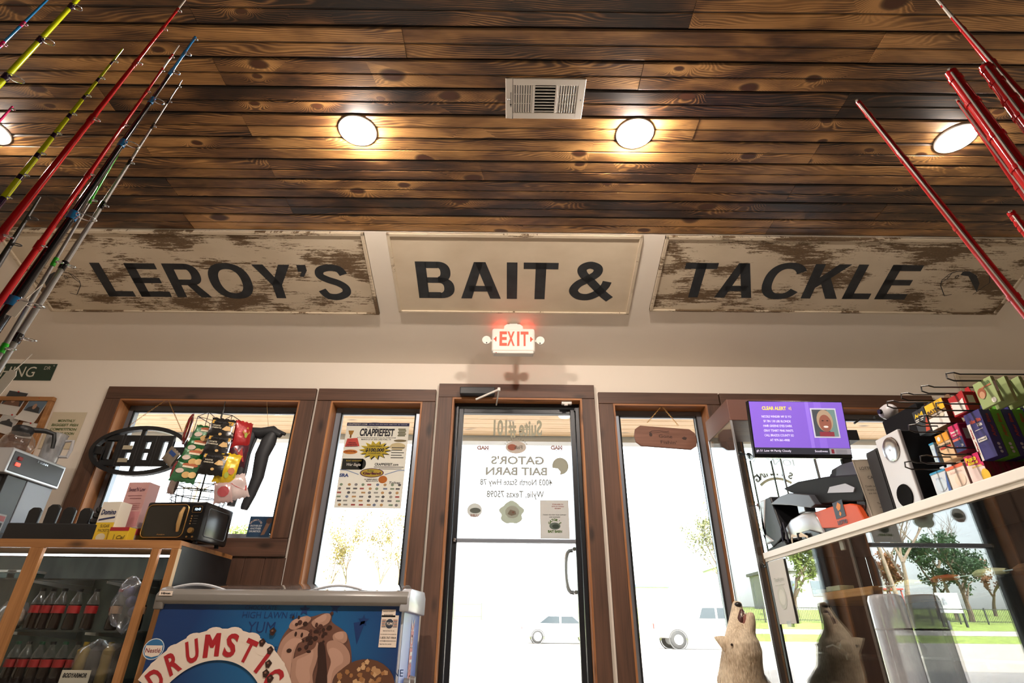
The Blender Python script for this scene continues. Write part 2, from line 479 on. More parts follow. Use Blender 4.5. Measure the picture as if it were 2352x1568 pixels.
# plank ceiling: backing slab and single planks
ceil = G().bx(XL, XR, YB, Y0, HC+.012, HC+.1).build('ceiling', mat('17100c', .8)); tag(ceil, kind='structure')
PW = .154
JN = {-1: [(444, 35)], 0: [(2017, 106)], 1: [(510, 178)], 2: [(258, 246), (1936, 242)], 3: [(573, 300)], 4: [(1872, 350), (340, 345)], 5: [(627, 397)],
      6: [(1818, 440), (400, 437)], 7: [(668, 480), (2030, 480)], 8: [(1771, 517), (440, 517)]}
hw = PW/2-.003
prof = [(-hw, .012), (-hw, .006), (-hw+.007, 0), (-.006, 0), (-.003, .0035), (.003, .0035), (.006, 0), (hw-.007, 0), (hw, .006), (hw, .012)]
rp = random.Random(3)
for k in range(-9, 9):  # rows towards the front wall
    yc = 1.467+PW*(k+.5)
    js = sorted(PZ(u, v, HC).x for u, v in JN.get(k, [(900+rp.uniform(-700, 700), 0)]))
    ends = [js[0]]
    while ends[0] > XL: ends.insert(0, max(XL, ends[0]-rp.uniform(1.3, 2.6)))
    if len(js) > 1: ends += js[1:]
    while ends[-1] < XR: ends.append(min(XR, ends[-1]+rp.uniform(2.0, 3.0)))
    for a, b in zip(ends, ends[1:]):
        if b-a < .02: continue
        L = (b-a)/2-.001
        g = G(); n = len(prof)
        M = Matrix(((0, 0, 1, 0), (1, 0, 0, 0), (0, 1, 0, 0), (0, 0, 0, 1)))
        g.prism(prof, -L, L, M)
        p = g.build('plank', K['pine'], ceil)
        p.location = ((a+b)/2, yc, HC+rp.uniform(-.0015, .0015))
# ---------------------------------------------------------------- window and door trim boards
def trimset(n, boards, jambs):
    t = struct('trim_%d' % n)
    for (x0, x1, z0, z1) in boards:
        hz = (x1-x0) > (z1-z0)
        p = G().bx(-(x1-x0)/2, (x1-x0)/2, -.014, .014, -(z1-z0)/2, (z1-z0)/2).build('trim_board', K['trimh' if hz else 'trim'], t, bevel=.003)
        p.location = ((x0+x1)/2, 3.984+rp.uniform(-.003, .003), (z0+z1)/2)
    x0, x1, z0, z1 = jambs
    for q in ((x0, x0+.014, z0, z1), (x1-.014, x1, z0, z1), (x0+.014, x1-.014, z1-.014, z1)):
        hz = (q[1]-q[0]) > (q[3]-q[2])
        p = G().bx(-(q[1]-q[0])/2, (q[1]-q[0])/2, -.06, .06, -(q[3]-q[2])/2, (q[3]-q[2])/2).build('jamb_board', K['litjambh' if hz else 'cedar'], t)
        p.location = ((q[0]+q[1])/2, 4.035, (q[2]+q[3])/2)
trimset(1, [(-3.16, -1.53, 2.23, 2.33), (-3.16, -3.04, 1.21, 2.228), (-1.64, -1.53, 1.21, 2.228), (-3.16, -1.53, 1.09, 1.208)], (-3.04, -1.64, 1.21, 2.23))
trimset(2, [(-1.51, -.59, 2.23, 2.33), (-1.51, -1.40, .0, 2.228), (-.69, -.59, .0, 2.228)], (-1.40, -.69, .1, 2.23))
trimset(3, [(-.57, .65, 2.27, 2.385), (-.57, -.46, 0, 2.268), (.55, .65, 0, 2.268)], (-.46, .55, 0, 2.27))
trimset(4, [(.68, 1.62, 2.23, 2.325), (.68, .79, 0, 2.228), (1.52, 1.62, 0, 2.228)], (.79, 1.52, .1, 2.23))
trimset(5, [(1.63, 3.30, 2.22, 2.325), (1.63, 1.72, 0, 2.218), (3.14, 3.30, 0, 2.218)], (1.72, 3.14, .1, 2.22))
wp = struct('wall_panelling')
for i in range(12):
    x0 = -3.16+i*.1365
    p = G().bx(0, .134, -.008, .008, 0, 1.085).build('panel_board', K['trim'], wp, bevel=.002)
    p.location = (x0, 3.99, 0)
# ---------------------------------------------------------------- windows
def window(n, x0, x1, z0, z1, hazy=False):
    w = struct('window_%d' % n)
    t = .045; x0 += .014; x1 -= .014; z1 -= .014
    G().bx(x0, x0+t, 4.09, 4.15, z0, z1).bx(x1-t, x1, 4.09, 4.15, z0, z1).bx(x0+t, x1-t, 4.09, 4.15, z1-t, z1).bx(x0+t, x1-t, 4.09, 4.15, z0, z0+t).build('window_frame', K['alu'], w, bevel=.004)
    G().bx(x0+t, x1-t, 4.08, 4.092, z1-t-.012, z1-t).bx(x0+t, x0+t+.01, 4.08, 4.092, z0+t, z1-t).bx(x1-t-.01, x1-t, 4.08, 4.092, z0+t, z1-t).build('gasket', K['rubber'], w)
    G().bx(x0+t, x1-t, 4.118, 4.122, z0+t, z1-t).build('pane', K['glass'], w)
window(1, *OP[0]); window(2, *OP[1]); window(3, *OP[3]); window(4, *OP[4])
# ---------------------------------------------------------------- the door
d = struct('door_1')
x0, x1, zt = -.446, .536, 2.256
G().bx(x0, x0+.03, 4.06, 4.16, 0, zt).bx(x1-.03, x1, 4.06, 4.16, 0, zt).bx(x0+.03, x1-.03, 4.06, 4.16, zt-.03, zt).build('door_frame', K['blackalu'], d, bevel=.003)
a, b, zt2 = x0+.033, x1-.033, zt-.034
G().bx(a, a+.036, 4.085, 4.13, .02, zt2).bx(b-.036, b, 4.085, 4.13, .02, zt2).build('stile', K['blackalu'], d, bevel=.003)
G().bx(a+.036, b-.036, 4.085, 4.13, zt2-.04, zt2).build('top_rail', K['blackalu'], d, bevel=.003)
G().bx(a+.036, b-.036, 4.085, 4.13, .02, .2).build('bottom_rail', K['blackalu'], d, bevel=.003)
br = G().bx(a+.036, b-.036, 4.07, 4.125, 1.212, 1.238).build('push_bar', K['alu'], d, bevel=.004)
G().ball((a+.02, 4.075, 1.225), .014, 10).build('lock_cylinder', K['chrome'], d)
for z0, z1 in ((1.238, zt2-.04), (.2, 1.212)):
    G().bx(a+.036, b-.036, 4.108, 4.112, z0, z1).build('pane', K['glass'], d)
pts = []
for i in range(13):
    t = i/12; an = -math.pi/2+math.pi*t
    pts.append((b-.045-.06*math.sqrt(max(0, math.cos(an))), 4.19, 1.04+.14*math.sin(an)))
G().tube([(b-.045, 4.12, .9)]+pts+[(b-.045, 4.12, 1.18)], .014, 8).build('pull_handle', K['steel'], d, smooth=True)
c = G().bx(-.40, -.13, 3.915, 3.968, 2.275, 2.335).build('door_closer', K['black'], d, bevel=.006)
p0, p1, p2 = PY(1093, 917, 3.90), PY(1146, 894, 3.85), PY(1140, 930, 4.06)
G().tube([p0, p1], .008, 6).tube([p1, p2], .006, 6).tube([p1+V(0, 0, -.012), p1+V(0, 0, .012)], .012, 8).build('closer_arm', K['white'], d, smooth=True)
q = PY(1300, 923, 4.05)
G().box((q.x, 4.01, q.z-.02), (.08, .03, .036)).box((q.x-.005, 4.005, q.z-.042), (.03, .02, .012)).build('door_sensor', K['white'], d, bevel=.004)
q = PY(1318, 935, 4.07)
G().box((q.x+.008, 4.075, q.z-.01), (.014, .02, .045)).build('latch', K['black'], d, bevel=.002)
# ---------------------------------------------------------------- ceiling lights and their lamps
def downlight(x, y, lab, lens):
    t = thing('recessed_light', lab, 'ceiling light', (x, y, HC), group='round recessed ceiling lights')
    rim = [(.074, -.002), (.076, -.007), (.088, -.010), (.098, -.006), (.1, 0), (.074, 0)]
    G().lathe(rim+rim[:1], 40, caps=False).build('trim_ring', K['white'], t, smooth=True)
    G().lathe([(.0005, -.038), (.04, -.036), (.060, -.030), (.071, -.019), (.075, -.002)], 40, caps=False).build('lens', lens, t, smooth=True)
LENS = mat('fff0e2', .4, emit=930)
LENS2 = mat('fff0e2', .4, emit=200)
pl = PZ(48, 330, HC)
for x, y, lab in ((-.83, 2.03, 'recessed ceiling light left of the air vent'), (.64, 2.03, 'recessed ceiling light right of the air vent'),
                  (2.35, 2.04, 'recessed ceiling light behind the red poles at the right'), (pl.x-.1, 2.05, 'recessed ceiling light cut by the left edge of the photo')):
    downlight(x, y, lab, LENS if abs(x) < 1 else LENS2)
# air vent
vt = thing('air_vent', 'white metal ceiling air vent with louvres in three fields', 'air vent', (.15, 1.823, HC))
fx, fy = .194, .114
G().bx(-fx, -.160, -fy, fy, -.008, 0).bx(.160, fx, -fy, fy, -.008, 0).bx(-.160, .160, -fy, -.079, -.008, 0).bx(-.160, .160, .079, fy, -.008, 0).bx(-.062, -.050, -.079, .079, -.008, 0).bx(.050, .062, -.079, .079, -.008, 0).build('vent_frame', K['white'], vt, bevel=.002)
G().bx(-.16, .16, -.08, .08, -.0007, -.0002).build('duct_opening', K['black'], vt)
RX = lambda c, a: Matrix.Translation(c) @ Matrix.Rotation(a, 4, 'X')
RYm = lambda c, a: Matrix.Translation(c) @ Matrix.Rotation(a, 4, 'Y')
for sx, sg in ((-.111, 1), (.111, -1)):
    for i in range(8):
        G().box((0, 0, 0), (.009, .156, .0012), M=RYm((sx-.043+i*.0123, 0, -.005), sg*.5)).build('louvre', K['white'], vt)
    G().bx(sx-.047, sx+.047, .025, .028, -.004, -.003).bx(sx-.047, sx+.047, -.028, -.025, -.004, -.003).build('cross_wire', K['white'], vt)
for i in range(9):
    G().box((0, 0, 0), (.098, .011, .0012), M=RX((0, -.07+i*.0175, -.005), .6)).build('louvre', K['white'], vt)
for sx in (-.178, .178):
    G().lathe([(.005, -.0095), (.004, -.011), (.0005, -.011)], 12, M=Matrix.Translation((sx, 0, 0))).build('screw', K['steel'], vt)
G().bx(-.17, -.167, -.04, .045, -.0085, -.0078).box((-.1685, .03, -.0095), (.008, .006, .004)).build('damper_lever', K['dark'], vt)

# ================================================================ painted boards on the slope
# ---------------------------------------------------------------- heavy sign-painter capitals, drawn as shapes in a 0..w by 0..1 box
def _ring(cx, cy, rx, ry, t, ty, a0, a1, n=28):
    q = []
    for i in range(n):
        A = [math.radians(a0+(a1-a0)*k/n) for k in (i, i+1)]
        def pt(a, kx, ky):
            c, s_ = math.cos(a), math.sin(a); e = .86
            return (cx+kx*math.copysign(abs(c)**e, c), cy+ky*math.copysign(abs(s_)**e, s_))
        q.append([pt(A[0], rx, ry), pt(A[1], rx, ry), pt(A[1], rx-t, ry-ty), pt(A[0], rx-t, ry-ty)])
    return q
def _stroke(pts, w, n=7):
    P = [Vector(p) for p in pts]; out = []
    C = []
    for i in range(len(P)-1):
        a, b, c, d = P[max(i-1, 0)], P[i], P[i+1], P[min(i+2, len(P)-1)]
        for k in range(n):
            t = k/n
            C.append(.5*((2*b)+(c-a)*t+(2*a-5*b+4*c-d)*t*t+(3*b-a-3*c+d)*t**3))
    C.append(P[-1]); L = []
    for i, p in enumerate(C):
        t = (C[min(i+1, len(C)-1)]-C[max(i-1, 0)]).normalized(); m = Vector((-t.y, t.x))*w/2
        L.append((p+m, p-m))
    return [[tuple(L[i][0]), tuple(L[i+1][0]), tuple(L[i+1][1]), tuple(L[i][1])] for i in range(len(L)-1)]
T_ = .2
R_ = lambda x0, y0, x1, y1: [(x0, y0), (x1, y0), (x1, y1), (x0, y1)]
GLY = {
    'L': (.62, [R_(0, 0, .22, 1), R_(0, 0, .62, .17)]),
    'E': (.70, [R_(0, 0, .22, 1), R_(0, 0, .70, .17), R_(0, .83, .68, 1), R_(0, .42, .63, .58)]),
    'T': (.72, [R_(.25, 0, .47, 1), R_(0, .83, .72, 1)]),
    'I': (.22, [R_(0, 0, .22, 1)]),
    'A': (.86, [[(0, 0), (.23, 0), (.50, 1), (.31, 1)], [(.86, 0), (.63, 0), (.33, 1), (.55, 1)], R_(.18, .2, .68, .36)]),
    'Y': (.84, [R_(.31, 0, .53, .45), [(.31, .40), (.53, .40), (.25, 1), (0, 1)], [(.31, .40), (.53, .40), (.84, 1), (.59, 1)]]),
    'K': (.82, [R_(0, 0, .22, 1), [(.2, .30), (.33, .44), (.80, 1), (.52, 1), (.2, .60)], [(.28, .50), (.44, .66), (.84, 0), (.57, 0)]]),
    'R': (.78, [R_(0, 0, .22, 1), R_(.2, .83, .48, 1), R_(.2, .37, .48, .54)]+_ring(.46, .685, .29, .315, .21, .165, -90, 90)+[[(.34, .42), (.56, .42), (.80, 0), (.55, 0)]]),
    'B': (.78, [R_(0, 0, .22, 1), R_(.2, .83, .46, 1), R_(.2, .43, .48, .58), R_(.2, 0, .48, .17)]+_ring(.45, .72, .27, .28, .21, .16, -90, 90)+_ring(.46, .29, .32, .29, .22, .15, -90, 90)),
    'O': (.94, _ring(.47, .5, .47, .53, .22, .17, 0, 360, 40)),
    'C': (.88, _ring(.47, .5, .47, .53, .22, .17, 32, 328, 36)),
    'S': (.76, _stroke([(.66, .73), (.58, .88), (.38, .93), (.17, .86), (.13, .70), (.28, .58), (.50, .48), (.64, .34), (.62, .17), (.42, .06), (.20, .09), (.09, .27)], .19)),
    "'": (.22, [[(.02, 1), (.22, 1), (.22, .84), (.12, .66), (.02, .66), (.09, .80), (.02, .80)]]),
    '&': (.88, _stroke([(.86, .0), (.70, .16), (.46, .46), (.26, .70), (.24, .86), (.38, .94), (.53, .87), (.53, .72), (.38, .57), (.18, .42), (.10, .24), (.20, .09), (.40, .06), (.60, .18), (.72, .36), (.76, .50)], .185)),
}
def signtext(pr, s, l, r, y0, h, m, gap=.13):
    ws = [GLY[c][0] for c in s]
    tot = sum(ws)+gap*(len(s)-1)
    k = (r-l)/tot; x = l
    for c, w in zip(s, ws):
        for q in GLY[c][1]: pr.poly([(x+p[0]*k, y0+p[1]*h) for p in q], m, 1)
        x += (w+gap)*k

SD = V(0, math.cos(SL), -math.sin(SL))          # down the slope
SN = V(0, -math.sin(SL), -math.cos(SL))         # out of the slope
def PS(u, v, off=.026):
    o0 = V(0, Y0, HC)+SN*off
    dr = ray(u, v); t = (o0-CAM).dot(SN)/dr.dot(SN)
    p = CAM+dr*t-o0
    return p.x, p.dot(SD)
def board(name, label, c, txt, box, peel, seed, tw=None):
    P4 = [PS(*q) for q in c]
    x0 = (P4[0][0]+P4[3][0])/2; x1 = (P4[1][0]+P4[2][0])/2
    b0 = .001; b1 = (P4[2][1]+P4[3][1])/2
    cx, cb = (x0+x1)/2, (b0+b1)/2
    w, h = x1-x0, b1-b0
    t = thing(name, label, 'sign')
    fm = frame(V(cx, Y0, HC)+SD*cb, (1, 0, 0), -SD)
    t.matrix_basis = fm
    pm = peeled(name+'_paint', peel, seed)
    G().bx(-w/2, w/2, -h/2, h/2, .004, .014).build('panel', pm, t)
    e = .022
    g = G()
    for q in ((-w/2, w/2, h/2-e, h/2), (-w/2, w/2, -h/2, -h/2+e*.6), (-w/2, -w/2+e, -h/2, h/2), (w/2-e, w/2, -h/2, h/2)):
        G().bx(q[0], q[1], q[2], q[3], .0005, .026).build('edge_strip', peeled(name+'_edge', max(peel, .30), seed+5), t, bevel=.002)
    pr = Print(Matrix.Translation((0, 0, .0142)))
    for s, q in zip(txt, box):
        l, tp = PS(q[0], q[1], .014); r, bt = PS(q[2], q[3], .014)
        if len(q) > 4: l, r = q[4], q[5]
        signtext(pr, s, l-cx, r-cx, cb-bt, bt-tp, INKB)
    return t, pr, cx, cb
INKB = mat('232629', .55, var=.35, scale=14)
def mid(u0, u1, v): return PS((u0), v, .014)[0], PS(u1, v, .014)[0]
lx = PS(232, 645, .014)[0], PS(762, 645, .014)[0]
t, pr, cx, cb = board('painted_board', 'long white lettered board at the left, paint worn off in patches', [(20, 545), (833, 540), (872, 719), (97, 720)], ["LEROY'S"], [(212, 603, 790, 686, PS(205, 604, .014)[0], PS(806, 660, .014)[0])], .39, 3.1)
def fish(pr, c, s, flip):
    f = -1 if flip else 1
    X = lambda x, y: (c[0]+f*x*s, c[1]+y*s)
    pr.poly([X(-1, -.75), X(-.85, -.25), X(-.45, .2), X(0, .42), (X(.3, .4)), X(.3, .2), X(-.1, .15), X(-.35, -.1), X(-.6, -.35)], INKB, 1)
    pr.ell(*X(.42, .12), .09*s, .09*s, INKB, 2, 14); pr.ell(*X(.42, .12), .055*s, .055*s, mat('b9a88e'), 3, 14); pr.ell(*X(.42, .12), .025*s, .025*s, INKB, 4, 10)
    for q in ([(.6, .4), (.85, .25), (1.0, -.1), (.9, -.4)], [(.75, .35), (.8, .0), (.95, -.2)], [(.3, .42), (.6, .4)], [(.9, -.4), (.4, -1.0), (.1, -.9)], [(-.9, -.9), (-1.3, -.2), (-1.0, .3)]):
        pr.line([X(*p) for p in q], .035*s, INKB, 1)
fx_, fb_ = PS(135, 640, .014)
pr.build('lettering', t); pr = Print(Matrix.Translation((0, 0, .0144))); fish(pr, (fx_-cx, cb-fb_), .14, False); pr.build('fish_drawing', t)
t, pr, cx, cb = board('painted_board', 'clean white middle board lettered BAIT &', [(884, 540), (1480, 540), (1444, 720), (919, 720)], ['BAIT', '&'], [(953, 600, 1278, 687, PS(955, 620, .014)[0], PS(1283, 610, .014)[0]), (1312, 603, 1402, 687)], .06, 8.7)
pr.build('lettering', t)
t, pr, cx, cb = board('painted_board', 'long white board lettered TACKLE, heavily scraped brown towards its right end', [(1528, 545), (2405, 552), (2305, 720), (1493, 719)], ['TACKLE'], [(1580, 603, 2110, 688, PS(1576, 604, .014)[0], PS(2128, 604, .014)[0])], .40, 21.3)
fx_, fb_ = PS(2215, 640, .014)
pr.build('lettering', t); pr = Print(Matrix.Translation((0, 0, .0144))); fish(pr, (fx_-cx, cb-fb_), .15, True); pr.build('fish_drawing', t)
# ---------------------------------------------------------------- exit sign hung under the slope
e = thing('exit_sign', 'white box exit sign with red letters and two swivel lamp heads', 'exit sign', (.01, 3.6, 2.565))
G().bx(-.16, .16, -.035, .035, -.098, .098).build('housing', K['white'], e, bevel=.018, smooth=True, seg=3)
G().bx(-.15, .15, -.03, .03, -.112, -.09).build('battery_base', K['white'], e, bevel=.008)
G().prism([(-.075, .09), (.075, .09), (.07, .125), (.05, .14), (-.05, .14), (-.07, .125)], -.02, .02, Matrix(((1, 0, 0, 0), (0, 0, 1, 0), (0, 1, 0, 0), (0, 0, 0, 1)))).build('canopy', K['white'], e, bevel=.003)
G().bx(-.03, .03, -.012, .012, .12, .19).build('mount_stem', K['white'], e)
pr = Print(frame((0, -.0352, 0), (1, 0, 0), (0, 0, 1)))
GLOW = mat('ff3a2a', .4, emit=2.2)
for ch, cx_, wd in (('E', -.075, .055), ('X', -.018, .056), ('I', .036, .017), ('T', .083, .058)): pr.text(ch, cx_, .006, .122, GLOW, w=wd, bold=.03)
for sx in (-1, 1): pr.poly([(sx*.148, .002), (sx*.125, .022), (sx*.133, .022), (sx*.136, .002), (sx*.133, -.018), (sx*.125, -.018)], GLOW)
pr.build('lettering', e, 'glowing red letters')
for sx in (-1, 1):
    hd = G().tube([(sx*.155, 0, .0), (sx*.185, -.01, .0)], .012, 8).lathe([(.018, .0), (.03, .006), (.033, .024), (.031, .03), (.012, .031), (.0005, .029)], 20, M=Matrix.Translation((sx*.2, -.005, .004)) @ Matrix.Rotation(1.75, 4, 'X') @ Matrix.Translation((0, 0, -.012))).build('lamp_head', K['white'], e, smooth=True)
    G().ball((sx*.198, -.022, -.022), .005, 8).build('knob', K['dark'], hd)
G().bx(-.11, .11, .0, .025, .097, .1).build('added_glow_strip', mat('ff3a2a', .4, emit=26), e)  # emissive strip added on the housing to throw a red glow onto the slope
G().ball((-.125, -.03, -.108), .004, 8).build('test_button', K['red'], e)
# ================================================================ left side: front-wall things
def plate(name, label, cat, x0, x1, z0, z1, y, m, th=.004, bevel=0, group=None):
    t = thing(name, label, cat, ((x0+x1)/2, y, (z0+z1)/2), group=group)
    w, h = x1-x0, z1-z0
    G().bx(-w/2, w/2, -th, 0, -h/2, h/2).build('sheet' if th < .01 else 'panel', m, t, bevel=bevel)
    return t, Print(frame((0, -th-.0003, 0), (1, 0, 0), (0, 0, 1))), w, h
t, pr, w, h = plate('street_sign', 'dark green street name plate reading FISHING DR on the wall', 'street sign', -4.40, -3.665, 2.385, 2.53, 3.998, mat('22382b', .45), .004)
cr = mat('c9c6b6', .5)
pr.text('FISHING', .02, 0, .088, cr, w=.40, bold=.0); pr.text('DR', .305, .035, .03, cr, w=.05, bold=0)
pr.build('lettering', t)
for sx in (-.35, .35): G().lathe([(.006, 0), (.005, .004), (.0005, .005)], 10, M=frame((sx, -.004, .055), (1, 0, 0), (0, 0, 1))).build('bolt', K['steel'], t)
# cork board
bb = thing('cork_board', 'cork notice board in a brown wooden frame left of the window', 'notice board', (-4.0, 3.99, 1.93))
G().bx(-.42, .42, -.012, .008, -.27, .27).build('cork', mat('6d431f', .9, var=.3, scale=60, bump=.3), bb)
for q in ((-.45, .45, .27, .305), (-.45, .45, -.305, -.27), (-.45, -.415, -.27, .27), (.415, .45, -.27, .27)):
    G().bx(q[0], q[1], -.026, .008, q[2], q[3]).build('frame_rail', K['oak'], bb, bevel=.004)
def photo(u, v, w, h, lab, cols, curl, tilt=0, yb=3.974):
    p = PY(u, v, yb)
    t = thing('pinned_photo', lab, 'photo', p, group='photos pinned on the cork board', rot=(0, tilt, 0))
    f = lambda x, z: -curl*max(0, (.5-(x/w+.5)*.3-(z/h+.5)))**2
    G().sheet(lambda a, b: V((a-.5)*w, f((a-.5)*w, (b-.5)*h), (b-.5)*h), 6, 6).build('print_paper', K['paper'], t, smooth=True)
    pr = Print(frame((0, -.0012, 0), (1, 0, 0), (0, 0, 1)))
    pr.rect(-w*.46, -h*.1, w*.46, h*.46, cols[0]); pr.poly([(-w*.4, -h*.1), (w*.4, -h*.1), (w*.3, h*.1), (0, h*.18), (-w*.3, h*.05)], cols[1], 2); pr.ell(0, h*.12, w*.1, h*.12, cols[2], 3, 12)
    pr.build('picture', t)
    G().ball((0, -.006, h*.46), .006, 8).build('push_pin', K['red'], t)
dk, bl, sk = mat('2f3236', .4), mat('5c6f80', .4), mat('a57f68', .5)
photo(28, 925, .17, .2, 'dark snapshot at the top left corner of the cork board', (dk, mat('6b4a38'), sk), .05, .15)
photo(76, 940, .15, .2, 'blue snapshot of water at the cork board\'s top right corner, bottom edge curling', (bl, dk, sk), .10, .2)
photo(15, 972, .15, .15, 'pale snapshot with curled edge low on the cork board', (mat('b5b3ae'), dk, dk), .07, .25)
photo(63, 988, .13, .12, 'small white card pinned under the blue snapshot', (K['paper'], K['paper'], K['paper']), .03, .1)
# taped sheet
t, pr, w, h = plate('wall_notice', 'laminated sheet with green outlined lettering taped beside the window', 'poster', -3.53, -3.27, 1.83, 2.12, 3.997, mat('d2c5aa', .35, trl=0), .002)
gr = mat('5b6b3c', .5); 
for i, (s, ww) in enumerate((('MONTHLY', .13), ('BIGGEST FISH', .2), ('COMPETITION', .2), ('COMING SOON', .19))): pr.text(s, 0, .075-i*.034, .02, gr, w=ww, bold=.03)
pr.build('lettering', t)
# ---------------------------------------------------------------- chilled display cabinet
CX0, CX1, CYF, CYB, CZ = -4.2, -1.865, 3.28, 3.94, 1.09
cab = thing('display_cooler', 'wood-trimmed glass display cooler with lit shelves of soda', 'display case', (-3.0, 3.6, 0))
def cb_(name, m, *bs, bevel=0):
    g = G()
    for q in bs: g.bx(*q)
    return g.build(name, m, cab, bevel=bevel, world=True)
blk = mat('1d1e20', .35, var=.2, scale=5)
cb_('top_board', K['oak'], (CX0, CX1, CYF+.02, CYB, 1.066, CZ))
cb_('top_rail', K['oak'], (CX0, CX1+.002, CYF, CYF+.022, 1.045, CZ), bevel=.003)
cb_('side_panel', blk, (CX1-.02, CX1, CYF+.022, CYB, 0, 1.066), bevel=.002)
cb_('back_panel', mat('4c5145', .5, var=.55, scale=5, stretch=(2, 1, .6)), (CX0, CX1-.02, CYB-.02, CYB, .1, 1.066))
cb_('floor_panel', blk, (CX0, CX1-.02, CYF+.02, CYB-.02, .0, .38))
for x0, x1 in ((-2.70, -2.625), (-2.015, -1.972), (-1.905, -1.865)):
    p = cb_('stile', K['oakv'], (x0, x1, CYF-.001, CYF+.024, .0, 1.045), bevel=.002)
cb_('edge_banding', mat('cdb692', .5), (-1.8655, -1.8635, CYF, CYF+.03, .0, 1.045))
for z, yf in ((.895, 3.40), (.636, 3.36)):
    s = cb_('glass_shelf', K['cglass'], (CX0, CX1-.022, yf, CYB-.02, z-.008, z))
    for xx in (-2.72, -2.3):
        g = G().prism([(yf+.02, z-.01), (CYB-.02, z-.01), (CYB-.02, z-.05), (yf+.02, z-.022)], xx, xx+.004, Matrix(((0, 0, 1, 0), (1, 0, 0, 0), (0, 1, 0, 0), (0, 0, 0, 1)))).build('shelf_bracket', mat('a9a59c', .4, .2), cab, world=True)
cb_('glass_front', glassmat('cooler_glass', (.97, .98, .97, 1), .3), (-2.625, -2.015, CYF+.008, CYF+.013, .0, 1.045)); cb_('glass_front', K['glass'], (CX0, -2.70, CYF+.008, CYF+.013, .0, 1.045))
LED = mat('e8f4ff', .4, emit=11)
for yy, zz in ((CYF+.045, 1.056), (CYF+.06, 1.012)):
    s = cb_('light_strip', LED, (CX0, CX1-.03, yy, yy+.012, zz-.004, zz+.006))
g = G().bx(-1.90, -1.88, 3.5, 3.52, .98, 1.0).build('hook', K['steel'], cab, world=True)
# bottles
def bottle(lab, x, y, z, cap, lbl, grp, h=.21, liquid='160b07', clearbody=False):
    t = thing('soda_bottle', lab, 'bottle', (x, y, z), group=grp)
    r = .031*h/.21; k = h/.21
    body = [(.0005, .002), (.024*k, 0), (r, .008), (r, .05*k), (r*.86, .075*k), (r*.9, .095*k), (r, .11*k), (r, .128*k)]
    G().lathe(body, 16, caps=False).build('body', mat(liquid, .12, coat=.5), t, smooth=True)
    G().lathe([(r, .128*k), (r*.97, .14*k), (r*.7, .165*k), (.014*k, .182*k), (.0125*k, .2*k)], 16, caps=False).build('neck', K['clear'], t, smooth=True)
    G().lathe([(r*1.012, .083*k), (r*1.012, .122*k)], 16, caps=False).build('label_wrap', lbl, t, smooth=True)
    G().lathe([(.0145*k, .195*k), (.0145*k, .21*k), (.0005, .211*k)], 14).build('cap', cap, t)
    return t
lr, bkc, grc, rdc = mat('8c1519', .4), mat('151515', .4), mat('17402c', .4), mat('9c1a22', .4)
cream_l = mat('b58e6f', .5)
U = [(78, 'nearest the wooden post'), (103, 'second from the left'), (130, 'third from the left'), (166, 'fourth from the left'), (206, 'fifth from the left, beside the gap')]
for i, (u, s) in enumerate(U):
    p = PZ(u, 1448, .636); p = PY(u, 1410, 3.45+.01*(i % 2))
    bottle('red labelled cola bottle on the upper shelf, '+s, p.x, p.y, .636, bkc, lr, 'cola bottles on the upper cooler shelf')
p = PY(263, 1410, 3.45); bottle('cola bottle with tan label and red cap beside the plastic bag', p.x, p.y, .636, rdc, cream_l, 'cola bottles on the upper cooler shelf')
p = PY(318, 1410, 3.47); bottle('cola bottle with tan label behind the plastic bag', p.x, p.y, .636, bkc, cream_l, 'cola bottles on the upper cooler shelf')
for u, c, s in ((22, grc, 'green capped cola bottle at the lower left, first in the row'), (48, bkc, 'black capped cola bottle second in the lower row'), (78, grc, 'green capped cola bottle third in the lower row'), (104, bkc, 'black capped cola bottle fourth in the lower row'), (133, grc, 'green capped cola bottle fifth in the lower row'), (163, bkc, 'black capped cola bottle last in the lower row')):
    p = PY(u, 1530, 3.43); bottle(s, p.x, p.y, .38, c, lr, 'cola bottles on the lower cooler shelf', .2)
# tall jars/candy left of post
def lump(t, name, c, r, m, seed, n=20, amp=.25, sq=(1, 1, 1)):
    g = G().ball((0, 0, 0), 1, n)
    for p in g.v:
        d = 1+amp*mnoise.noise(p*2.1+V(seed, seed*.3, 0))+amp*.5*mnoise.noise(p*5+V(0, seed, 0))
        p.x *= r*sq[0]*d; p.y *= r*sq[1]*d; p.z *= r*sq[2]*d
    for p in g.v: p += Vector(c)
    return g.build(name, m, t, smooth=True)
p = PY(290, 1400, 3.40)
t = thing('plastic_bag', 'crumpled clear plastic bag slumped on the upper cooler shelf', 'plastic bag', (p.x, p.y, .64))
lump(t, 'bag_film', (0, 0, .125), .1, K['wrap'], 2.2, 26, .3, (.85, .5, 1.25)); 
for i in range(3): lump(t, 'cup_stack', (-.02+.03*i, .01, .19-.05*i), .03, mat('7d7a95', .4, alpha=.6), i, 12, .1)
p = PY(225, 1530, 3.42)
t = thing('drink_multipack', 'shrink-wrapped pack of drinks with yellow labels on the lower shelf', 'drinks', (p.x, p.y, .38))
for i in range(4): G().lathe([(.03, 0), (.032, .06), (.028, .1), (.032, .12), (.032, .16), (.014, .18), (.014, .2)], 12, M=Matrix.Translation((-.1+i*.068, 0, 0)), mi=0).build('bottle', [mat('8f7420', .35), K['dark']][i % 2 == 1], t, smooth=True)
lump(t, 'shrink_wrap', (0, 0, .1), .12, K['wrap'], 5, 20, .12, (1.25, .5, .95))
p = PY(170, 1560, 3.36)
t = thing('price_card', 'white lettered price card standing on the lower cooler shelf', 'card', (p.x, p.y, .381))
G().bx(-.075, .075, -.003, .003, 0, .07).build('card', mat('c9c2b4', .6), t)
